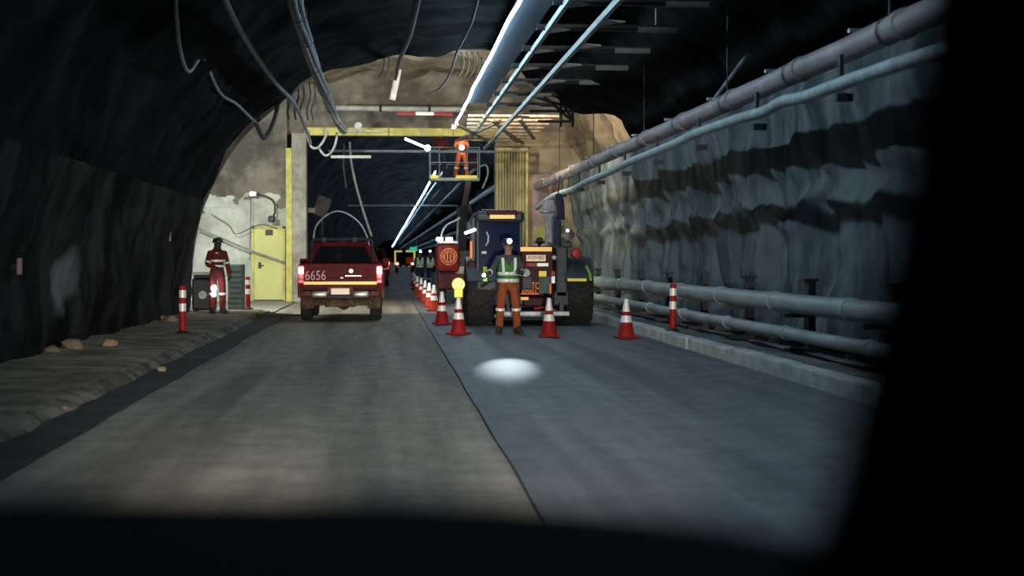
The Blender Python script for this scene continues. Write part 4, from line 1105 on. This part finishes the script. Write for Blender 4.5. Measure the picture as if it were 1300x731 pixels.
def person(loc, rz, label, J, mats, helmet, group=None, vest=None, bands=(), lamp=True, lamp_mat='lamp_white', gear=None, small=False):
    """J: joint overrides; the figure faces -Y in its own frame; mats: (jacket, trousers, skin, glove)"""
    t = empty('person', loc, rz); tag(t, label, 'person', group)
    D = dict(pel=(0, 0, .96), waist=(0, 0, 1.10), chest=(0, -.01, 1.27), uch=(0, 0, 1.40), neck=(0, -.01, 1.49), hb=(0, -.02, 1.57), hm=(0, -.03, 1.65), ht=(0, -.02, 1.73),
             hipL=(.10, 0, .90), hipR=(-.10, 0, .90), kneL=(.125, -.02, .50), kneR=(-.125, -.02, .50), ankL=(.135, .01, .11), ankR=(-.135, .01, .11),
             toeL=(.15, -.15, .05), toeR=(-.15, -.15, .05), shL=(.185, 0, 1.41), shR=(-.185, 0, 1.41),
             elL=(.25, .02, 1.13), elR=(-.25, .02, 1.13), wrL=(.24, -.08, .90), wrR=(-.24, -.08, .90))
    D.update(J or {})
    D = {k: Vector(v) for k, v in D.items()}
    for s in 'LR':
        d = (D['wr'+s]-D['el'+s]).normalized(); D['pa'+s] = D['wr'+s]+d*.075
    Rr = dict(pel=(.165, .125), waist=(.15, .115), chest=(.175, .125), uch=(.16, .115), neck=(.062, .062), hb=(.075, .085), hm=(.082, .098), ht=(.06, .07),
              hipL=(.105, .105), hipR=(.105, .105), kneL=(.085, .085), kneR=(.085, .085), ankL=(.085, .08), ankR=(.085, .08), toeL=(.05, .045), toeR=(.05, .045),
              shL=(.082, .082), shR=(.082, .082), elL=(.063, .063), elR=(.063, .063), wrL=(.046, .046), wrR=(.046, .046), paL=(.042, .03), paR=(.042, .03))
    E = [('pel', 'waist', 0), ('waist', 'chest', 0), ('chest', 'uch', 0), ('uch', 'neck', 2), ('neck', 'hb', 2), ('hb', 'hm', 2), ('hm', 'ht', 2)]
    for s in 'LR':
        E += [('pel', 'hip'+s, 1), ('hip'+s, 'kne'+s, 1), ('kne'+s, 'ank'+s, 1), ('ank'+s, 'toe'+s, 4),
              ('uch', 'sh'+s, 0), ('sh'+s, 'el'+s, 0), ('el'+s, 'wr'+s, 0), ('wr'+s, 'pa'+s, 3)]
    names = list(D); idx = {n: i for i, n in enumerate(names)}
    me = bpy.data.meshes.new('skeleton'); me.from_pydata([D[n] for n in names], [(idx[a], idx[b]) for a, b, _ in E], [])
    so = bpy.data.objects.new('skeleton', me); col.objects.link(so)
    sk = so.modifiers.new('skin', 'SKIN'); sk.use_smooth_shade = True
    if not me.skin_vertices: raise RuntimeError('no skin layer')
    for n in names:
        sv = me.skin_vertices[0].data[idx[n]]; sv.radius = Rr[n]; sv.use_root = (n == 'pel')
    sub = so.modifiers.new('sub', 'SUBSURF'); sub.levels = 2; sub.render_levels = 2
    bpy.context.view_layer.update()
    bme = bpy.data.meshes.new_from_object(so.evaluated_get(bpy.context.evaluated_depsgraph_get()))
    bpy.data.objects.remove(so); bpy.data.meshes.remove(me)
    # fingers, nose, ears, brow joined into the one body mesh
    x = MB()
    for s, sg in (('L', 1), ('R', -1)):
        w_, pa = D['wr'+s], D['pa'+s]; d = (pa-w_).normalized()
        side = d.cross(Vector((0, 1, 0)))
        if side.length < .2: side = d.cross(Vector((1, 0, 0)))
        side.normalize(); nrm = side.cross(d).normalized()
        for k, ln in enumerate((.072, .080, .074, .058)):
            b = pa+side*(-.03+.02*k)
            m1 = b+d*ln*.55+nrm*.010; m2 = m1+d*ln*.35+nrm*.028; m3 = m2+d*ln*.12+nrm*.022
            x.tube([b-d*.02, m1, m2, m3], [.0105, .010, .009, .006], 6)
        th = w_+d*.02+side*(-.035)
        x.tube([th, th+d*.03-side*.025, th+d*.065-side*.028+nrm*.01], [.012, .011, .007], 6)
    nf = len(x.f)
    hm = D['hm']
    x.tube([hm+Vector((0, -.085, .012)), hm+Vector((0, -.112, -.022)), hm+Vector((0, -.098, -.034))], [.010, .017, .010], 6)
    for s in (-1, 1): x.sphere(hm+Vector((s*.082, .01, -.01)), .03, 8, sc=(.35, .7, 1.1))
    x.tube([hm+Vector((-.026, -.088, -.062)), hm+Vector((0, -.097, -.060)), hm+Vector((.026, -.088, -.062))], .009, 6)
    bme.materials.clear()
    for m_ in (*[M[q] for q in mats], M['boot']): bme.materials.append(m_)
    bm = bmesh.new(); bm.from_mesh(bme)
    nbase = len(bm.faces)
    vv_ = [bm.verts.new(q) for q in x.v]
    for i, f in enumerate(x.f):
        try:
            nfc = bm.faces.new([vv_[k] for k in f]); nfc.smooth = True; nfc.material_index = 3 if i < nf else 2
        except ValueError: pass
    bm.faces.ensure_lookup_table()
    for f in bm.faces[:nbase]:
        c = f.calc_center_median(); best = None
        for a, b, mi in E:
            dd = seg_d(c, D[a], D[b])-.5*(Rr[a][0]+Rr[b][0])
            if best is None or dd < best[0]: best = (dd, mi)
        mi = best[1]
        if mi == 0 and c.z < D['pel'].z+.02: mi = 1
        if mi == 1 and c.z > D['pel'].z+.03: mi = 0
        f.material_index = mi
    bm.to_mesh(bme); bm.free()
    bme.polygons.foreach_set('use_smooth', [True]*len(bme.polygons))
    bo = bpy.data.objects.new('body', bme); col.objects.link(bo); bo.parent = t
    # eyes
    if not small:
        e = MB()
        for s in (-1, 1): e.sphere(hm+Vector((s*.033, -.085, .012)), .013, 8)
        e.build('eyes', M['black'], t, smooth=True)
    # boots
    for s in 'LR':
        a, b = D['ank'+s], D['toe'+s]; d = Vector((b.x-a.x, b.y-a.y, 0)).normalized(); u = Vector((-d.y, d.x, 0))
        base = Vector((a.x, a.y, 0)); g = min(a.z-.11, b.z-.05)
        rr = []
        for (k, hw_, z1) in ((-.085, .035, .10), (-.06, .048, .16), (.03, .052, .16), (.08, .052, .105), (.15, .055, .085), (.20, .045, .07), (.225, .02, .05)):
            c = base+d*k
            rr.append([c-u*hw_+Vector((0, 0, g+.002)), c+u*hw_+Vector((0, 0, g+.002)), c+u*hw_*.9+Vector((0, 0, g+z1*.8)), c+Vector((0, 0, g+z1)), c-u*hw_*.9+Vector((0, 0, g+z1*.8))])
        MB().rings(rr).build('boot', M['boot'], t, smooth=40)
    # helmet
    hc = hm+Vector((0, .005, .035))
    h = MB().lathe([(.118, 0), (.122, .02), (.118, .06), (.10, .095), (.065, .118), (.001, .125)], hc, 'z', 20).build('helmet', helmet, t, smooth=50)
    for v in h.data.vertices: v.co.y = hc.y+(v.co.y-hc.y)*1.16
    br = MB()
    br.lathe([(.115, .0), (.15, -.008), (.15, .002), (.115, .012)], hc+Vector((0, -.02, 0)), 'z', 20); br.build('brim', helmet, h, smooth=50)
    if lamp:
        lp = hc+Vector((0, -.155, .065))
        l = MB().lathe([(.03, .03), (.046, 0), (.046, -.03)], lp, 'y', 14, caps=True).build('head_lamp', M['black'], t)
        MB().lathe([(.001, -.040), (.030, -.038), (.044, -.031)], lp, 'y', 14).build('lens', M[lamp_mat], l, smooth=True)
    # vest
    if vest:
        zs = [(D['pel'].z+.02, .185, .15), (D['waist'].z, .18, .148), (D['chest'].z-.05, .193, .152), (D['chest'].z+.05, .195, .15), (D['uch'].z-.04, .19, .145), (D['uch'].z+.05, .17, .125)]
        n = 36; b = MB(); vs2 = []
        fine = []
        for i in range(len(zs)-1):
            for k in range(4):
                tt_ = k/4; fine.append(tuple(zs[i][q]*(1-tt_)+zs[i+1][q]*tt_ for q in range(3)))
        fine.append(zs[-1])
        for (z, rx, ry) in fine:
            for k in range(n):
                a = 2*math.pi*k/n; vs2.append((rx*math.sin(a), D['waist'].y-ry*math.cos(a), z))
        fs2 = []
        for i in range(len(fine)-1):
            for k in range(n):
                zc = (fine[i][0]+fine[i+1][0])/2; a = (k+.5)/n*360; a = a if a < 180 else 360-a
                top = (zc-(D['uch'].z-.13))/.18
                if top > 0 and a < 32*top: continue                      # V neck
                if 70 < a < 112 and zc > D['uch'].z-.16: continue         # arm holes
                p0 = i*n+k; p1 = i*n+(k+1) % n
                fs2.append((p0, p1, p1+n, p0+n))
        b.add(vs2, fs2); vo = b.build('vest', vest, t, smooth=True)
        so_ = vo.modifiers.new('thick', 'SOLIDIFY'); so_.thickness = .012; so_.offset = 1
        def vband(z, h_, a0=0, a1=360, name='reflective_band'):
            rr = []
            k0 = next(i for i in range(len(fine)-1) if fine[i+1][0] >= z or i == len(fine)-2)
            rx, ry = fine[k0][1]+.016, fine[k0][2]+.016
            bb = MB(); m_ = 36
            for zz in (z-h_/2, z+h_/2):
                for k in range(m_+1):
                    a = R(a0+(a1-a0)*k/m_); bb.v.append((rx*math.sin(a), D['waist'].y-ry*math.cos(a), zz))
            for k in range(m_): bb.f.append((k, k+1, m_+2+k, m_+1+k)); bb.mi.append(0)
            o_ = bb.build(name, M['tape_white'], vo, smooth=True); q = o_.modifiers.new('thick', 'SOLIDIFY'); q.thickness = .006; q.offset = 1
        vband(D['pel'].z+.045, .07); vband(D['waist'].z+.035, .065)
        for s in (-1, 1):
            zz = [D['waist'].z+.06, D['chest'].z, D['uch'].z-.03, D['uch'].z+.035]
            b = MB()
            pts = [(s*.105, -.168, zz[0]), (s*.115, -.170, zz[1]), (s*.118, -.155, zz[2]), (s*.12, -.125, zz[3])]
            for (a_, b_) in zip(pts, pts[1:]):
                b.hexa([(a_[0]-.026, a_[1], a_[2]), (a_[0]+.026, a_[1]+.012*(1), a_[2]), (b_[0]+.026, b_[1]+.012, b_[2]), (b_[0]-.026, b_[1], b_[2])],
                       [(a_[0]-.026, a_[1]-.01, a_[2]), (a_[0]+.026, a_[1]+.002, a_[2]), (b_[0]+.026, b_[1]+.002, b_[2]), (b_[0]-.026, b_[1]-.01, b_[2])])
            b.build('shoulder_strap', M['tape_white'], vo)
    # bands round limbs / torso
    for (a, b, k, wd, rad, m_) in bands:
        A, B = D[a], D[b]; c = A.lerp(B, k); d = (B-A).normalized()
        rx = rad if isinstance(rad, tuple) else (rad, rad)
        u = d.cross(Vector((0, 1, 0))).normalized(); v_ = d.cross(u).normalized()
        rr = [[c+d*e+u*(rx[0]*f_)*math.cos(2*math.pi*q/18)+v_*(rx[1]*f_)*math.sin(2*math.pi*q/18) for q in range(18)] for (e, f_) in ((-wd/2, .94), (-wd/2, 1), (wd/2, 1), (wd/2, .94))]
        MB().rings(rr, caps=False).build('reflective_band', M[m_], t, smooth=40)
    return t, D

leg_b = [('kneL', 'ankL', .10, .05, .092, 'tape_white'), ('kneR', 'ankR', .10, .05, .092, 'tape_white')]
arm_b = [('shL', 'elL', .75, .045, .075, 'tape_white'), ('shR', 'elR', .75, .045, .075, 'tape_white')]
tor_b = [('waist', 'chest', .1, .05, (.185, .15), 'tape_white'), ('waist', 'chest', .85, .05, (.195, .155), 'tape_white')]

# the worker in the green vest, facing the camera, torch in the raised right hand
wloc = ground(645, 424); wloc.z = .012
wk, D = person(wloc, .06, 'worker in green reflective vest and orange trousers facing the camera',
    dict(elR=(-.30, .06, 1.19), wrR=(-.40, -.12, 1.13), elL=(.29, -.02, 1.15), wrL=(.20, -.24, 1.16), kneR=(-.15, -.03, .50), ankR=(-.17, .01, .11), kneL=(.15, -.03, .50), ankL=(.175, .01, .11), toeL=(.22, -.14, .05), toeR=(-.21, -.14, .05)),
    ('grey_cloth', 'orange_cloth', 'skin', 'glove'), M['helmet_dark'], None, M['vest_green'],
    leg_b+[('elL', 'wrL', .55, .05, .062, 'tape_white'), ('elR', 'wrR', .6, .05, .062, 'tape_white')], True)
hp_ = wk.matrix_basis @ (D['hm']+Vector((0, -.17, .085)))
hl_ = light('head_lamp_beam', 'SPOT', hp_, 1150, (.80, .92, 1.0), None, .02, aim=(1.62, 20.9, 0), spot=6.3, blend=1.0)
hl_.location = Vector(hp_)+(Vector((1.62, 20.9, 0))-Vector(hp_)).normalized()*.12
tp = wk.matrix_basis @ (D['paR']+Vector((-.06, -.05, .0)))
to_ = empty('torch', tp, 0); tag(to_, 'lit torch in the green-vested worker\'s hand', 'torch')
MB().lathe([(.018, .10), (.018, -.05), (.032, -.08), (.034, -.10)], (0, 0, 0), 'y', 14, caps=True).build('barrel', M['black'], to_, smooth=40)
MB().lathe([(.001, -.106), (.028, -.104), (.032, -.10)], (0, 0, 0), 'y', 14).build('lens', M['lamp_white'], to_, smooth=True)

# worker in red overalls by the left wall
lloc = ground(276, 398, .13); lloc.z = .14
w2, D2 = person(lloc, .5, 'worker in red overalls standing on the left walkway by the bay',
    dict(elR=(-.27, -.03, 1.14), wrR=(-.16, -.25, 1.08), elL=(.27, .02, 1.13), wrL=(.24, -.12, .92), hm=(-.01, -.07, 1.63), ht=(-.01, -.07, 1.71), hb=(0, -.04, 1.56)),
    ('red_cloth', 'red_cloth', 'glove', 'glove'), M['helmet_dark'], None, None, leg_b+tor_b+arm_b, False)
tp = w2.matrix_basis @ (D2['paR']+Vector((.02, -.02, -.30)))
MB().tube([D2['uch']+Vector((-.10, -.13, .02)), D2['uch']+Vector((-.03, -.15, .02))], .02, 6).build('chest_badge', M['tape_amber'], w2)
hl2 = empty('hand_lamp', ground(271, 380, 0)); hl2.location = P(271.5, 366, lloc.y-.35); tag(hl2, 'glowing hand lamp held by the worker in red overalls', 'lamp')
MB().sphere((0, 0, 0), .06, 12, sc=(1, 1, 1.3)).build('globe', M['lamp_white'], hl2, smooth=True)
MB().lathe([(.05, -.09), (.055, -.18), (.03, -.2)], (0, 0, 0), 'z', 12, caps=True).build('body', M['lamp_soft'], hl2, smooth=40)
MB().tube([(0, .06, .05), (0, .08, .2), (.0, .1, .45)], .012, 6).build('handle', M['black'], hl2)

# far workers in lime vests
for i, (px, py, Yp, lb) in enumerate([(533, 330, 76, 'far worker in lime vest, the left of two'), (547, 330, 74, 'far worker in lime vest, the right of two')]):
    q = P(px, py, Yp); q.z = .01
    person(q, .1-.3*i, lb, dict(elL=(.3, -.02, 1.16), wrL=(.2, -.18, 1.02)), ('navy_cloth', 'navy_cloth', 'skin', 'glove'), M['helmet_dark'], 'workers behind the row of cones', M['vest_lime'], leg_b, True, small=True)
# workers in the basket
bwz = BK.z+bl.location.z
q = P(586, 220, BKY+.5)
w5, D5 = person((q.x, BKY+.55-.0, bwz), 0., 'worker in orange overalls standing in the raised basket',
    dict(elR=(-.27, -.05, 1.16), wrR=(-.08, -.22, 1.12), elL=(.27, -.05, 1.16), wrL=(.10, -.22, 1.12), kneL=(.17, -.02, .50), ankL=(.22, .01, .11), toeL=(.25, -.14, .05), kneR=(-.17, -.02, .5), ankR=(-.22, .01, .11), toeR=(-.25, -.14, .05)),
    ('orange_bright', 'orange_bright', 'skin', 'glove'), M['helmet_red'], 'workers in the basket', None, [('kneL', 'ankL', .25, .05, .095, 'tape_white'), ('kneR', 'ankR', .25, .05, .095, 'tape_white')], False, small=True)
ch = empty('chest_lamp', w5.matrix_basis @ Vector((0, -.27, 1.14))); tag(ch, 'bright lamp held up in the raised basket', 'lamp')
MB().sphere((0, 0, 0), .085, 12).build('bulb', M['lamp_white'], ch, smooth=True)
MB().cbox(-.05, .05, .04, .12, -.06, .06, .02).build('back', M['black'], ch)
q = P(560, 220, BKY+.7)
person((q.x, BKY+.75, bwz), -.3, 'worker in red jacket and dark trousers in the raised basket', dict(elR=(-.27, -.05, 1.3), wrR=(-.2, -.2, 1.5), elL=(.27, -.05, 1.16), wrL=(.2, -.2, 1.0)),
       ('red_cloth', 'navy_cloth', 'skin', 'glove'), M['helmet_red'], 'workers in the basket', None, [], False, small=True)

# ================================================================== LEFT SIDE: CABINET, WALL MARKERS, STONES
q = ground(299, 395, .12)
lc = empty('louvre_cabinet', (q.x-.12, q.y+1.3, .06)); tag(lc, 'grey green louvred cabinet behind the worker in red', 'cabinet')
MB().cbox(-.20, .20, 0, .5, 0, 1.22, .02).build('body', M['steel_green'], lc)
MB().box(.14, .20, -.03, 0, .02, 1.20).build('frame_post', M['machine_grey'], lc)
for k in range(8):
    MB().box(-.18, .14, -.03, .02, .10+k*.135, .19+k*.135, mat=Matrix.Identity(4)).build('louvre', M['steel_green'], lc)
q = ground(254, 398, .12)
pm = empty('pump_unit', (q.x, q.y+.55, .10)); tag(pm, 'dark pump unit with a pale lid at the foot of the left wall', 'pump')
MB().cbox(-.26, .28, 0, .6, .08, .85, .05).build('casing', M['machine_grey'], pm)
MB().cbox(-.30, .32, -.04, .62, .93, 1.0, .02).build('lid', M['white_metal'], pm)
MB().cbox(-.22, .24, .02, .55, .85, .93, .02).build('neck', M['dark_metal'], pm)
for x in (-.22, .2): MB().box(x, x+.06, .05, .5, 0, .1).build('foot', M['black'], pm)
MB().lathe([(.10, -.05), (.12, 0), (.10, .02)], (0, 0, .45), 'y', 14, caps=True).build('flange', M['grey_metal'], pm)
for i, (px, py, Y) in enumerate([(210, 300, 33), (20, 338, 19.6)]):
    q = P(px, py, Y); q.x = max(q.x, -4.46)
    o = empty('wall_marker', q); tag(o, ['small pale marker on the left wall near the bay', 'small pale marker on the left wall at the frame edge'][i], 'marker')
    MB().cbox(-.01, .03, -.06, .06, -.10, .10, .008).build('plate', M['letter_pale'], o)
    MB().box(-.12, 0, -.02, .02, -.03, .03).build('stud', M['dark_metal'], o)
def stone(loc, r, seed, label):
    bm = bmesh.new(); bmesh.ops.create_icosphere(bm, subdivisions=2, radius=1)
    for v in bm.verts:
        k = 1+.45*noise.noise(v.co*1.3+Vector((seed, 0, 0)))
        v.co = Vector((v.co.x*r*k*1.3, v.co.y*r*k, v.co.z*r*k*.75))
    me = bpy.data.meshes.new('stone'); bm.to_mesh(me); bm.free(); me.materials.append(M['pavement'])
    o = bpy.data.objects.new('stone', me); col.objects.link(o); o.location = loc
    tag(o, label, 'stone', 'loose stones along the left wall')
for i, (px, py, r, lb) in enumerate([(81, 442, .13, 'largest loose stone at the foot of the left wall'), (66, 447, .09, 'stone left of the largest one at the wall foot'), (97, 441, .07, 'small stone right of the largest one at the wall foot'),
        (140, 438, .10, 'stone under the middle of the left wall'), (196, 408, .12, 'stone at the wall foot left of the red post'), (205, 405, .08, 'small stone just left of the red post'), (80, 521, .05, 'pebble at the broken kerb, nearest'), (205, 470, .05, 'pebble in the gutter below the red post')]):
    q = ground(px, py, .15 if i < 6 else .03); stone((q.x+(.14 if i == 0 else .34 if i == 4 else 0), q.y, q.z+r*.3), r, i*3.1, lb)
# dark puddly debris mat at the end of the walkway
o = MB().rings([[(x*s, y*s, z) for (x, y) in [(-.9, -.3), (-.2, -.6), (.6, -.5), (1.1, -.1), (.7, .5), (-.1, .6), (-.8, .3)]] for s, z in ((1, 0), (.9, .04), (.4, .07))]).build('rubber_mat', M['rubber'], None)
q = ground(330, 402); o.location = (q.x, q.y, .02); tag(o, 'crumpled dark mat on the ground at the end of the left walkway', 'mat')

# ================================================================== THE CAR THE PHOTO IS TAKEN FROM
car = empty('car_cabin', (0, .9, 0)); tag(car, 'dark blurred dashboard and windscreen pillar of the camera car', 'car')
def cp(px, py, Y): return P(px, py, Y)-Vector((0, .9, 0))
edge = [(-60, 634), (150, 636), (320, 638), (480, 638), (640, 643), (760, 652), (880, 666), (980, 684), (1060, 702), (1180, 716), (1400, 720)]
b = MB(); n = len(edge)
edge = [(x, y-7) for x, y in edge]
rows = [[cp(x, y, 1.05) for x, y in edge], [cp(x, y, 1.05)+Vector((0, .03, -.03)) for x, y in edge], [cp(x, y, 1.05)+Vector((0, -.05, -.25)) for x, y in edge],
        [Vector((cp(x, y, 1.05).x*1.1, -.5, cp(x, y, 1.05).z-.30)) for x, y in edge], [Vector((cp(x, y, 1.05).x*1.02, -.45, cp(x, y, 1.05).z-.05)) for x, y in edge], [cp(x, y, 1.05)+Vector((0, -.08, .002)) for x, y in edge]]
for g in rows: b.v += [tuple(q) for q in g]
for j in range(6):
    for i in range(n-1):
        a = j*n+i; c = ((j+1) % 6)*n+i
        b.f.append((a, a+1, c+1, c)); b.mi.append(0)
b.build('dashboard', M['dash'], car, smooth=40)
inner = [(1215, -80, .66), (1203, 40, .67), (1190, 160, .68), (1166, 270, .69), (1132, 390, .70), (1100, 510, .71), (1070, 620, .72), (1035, 690, .74), (980, 750, .76)]
b = MB(); rr = []
for i, (x, y, Y) in enumerate(inner):
    a = cp(x-42+max(0, i-2)*6, y, Y); w_ = .16+.02*i
    rr.append([a, a+Vector((.03, -.04, 0)), a+Vector((w_, -.06, 0)), a+Vector((w_, .08, 0)), a+Vector((.04, .06, 0))])
b.rings(rr).build('windscreen_pillar', M['dash'], car, smooth=50)
for s in (-1, 1):
    h = MB().lathe([(.03, .14), (.08, .1), (.10, 0)], (s*.62, 1.25, .74), 'y', 16).build('headlight', M['chrome'], car, smooth=40)
    MB().lathe([(.001, -.0), (.03, 0)], (s*.62, 1.27, .74), 'y', 12).build('bulb', M['lamp_soft'], h)
    light('headlight_beam', 'SPOT', (s*.62, 1.42, .74), HEADLIGHT_W, (1, .90, .76), car, .06, aim=(s*2.4+.3, 34, 1.5), spot=23, blend=1.0)
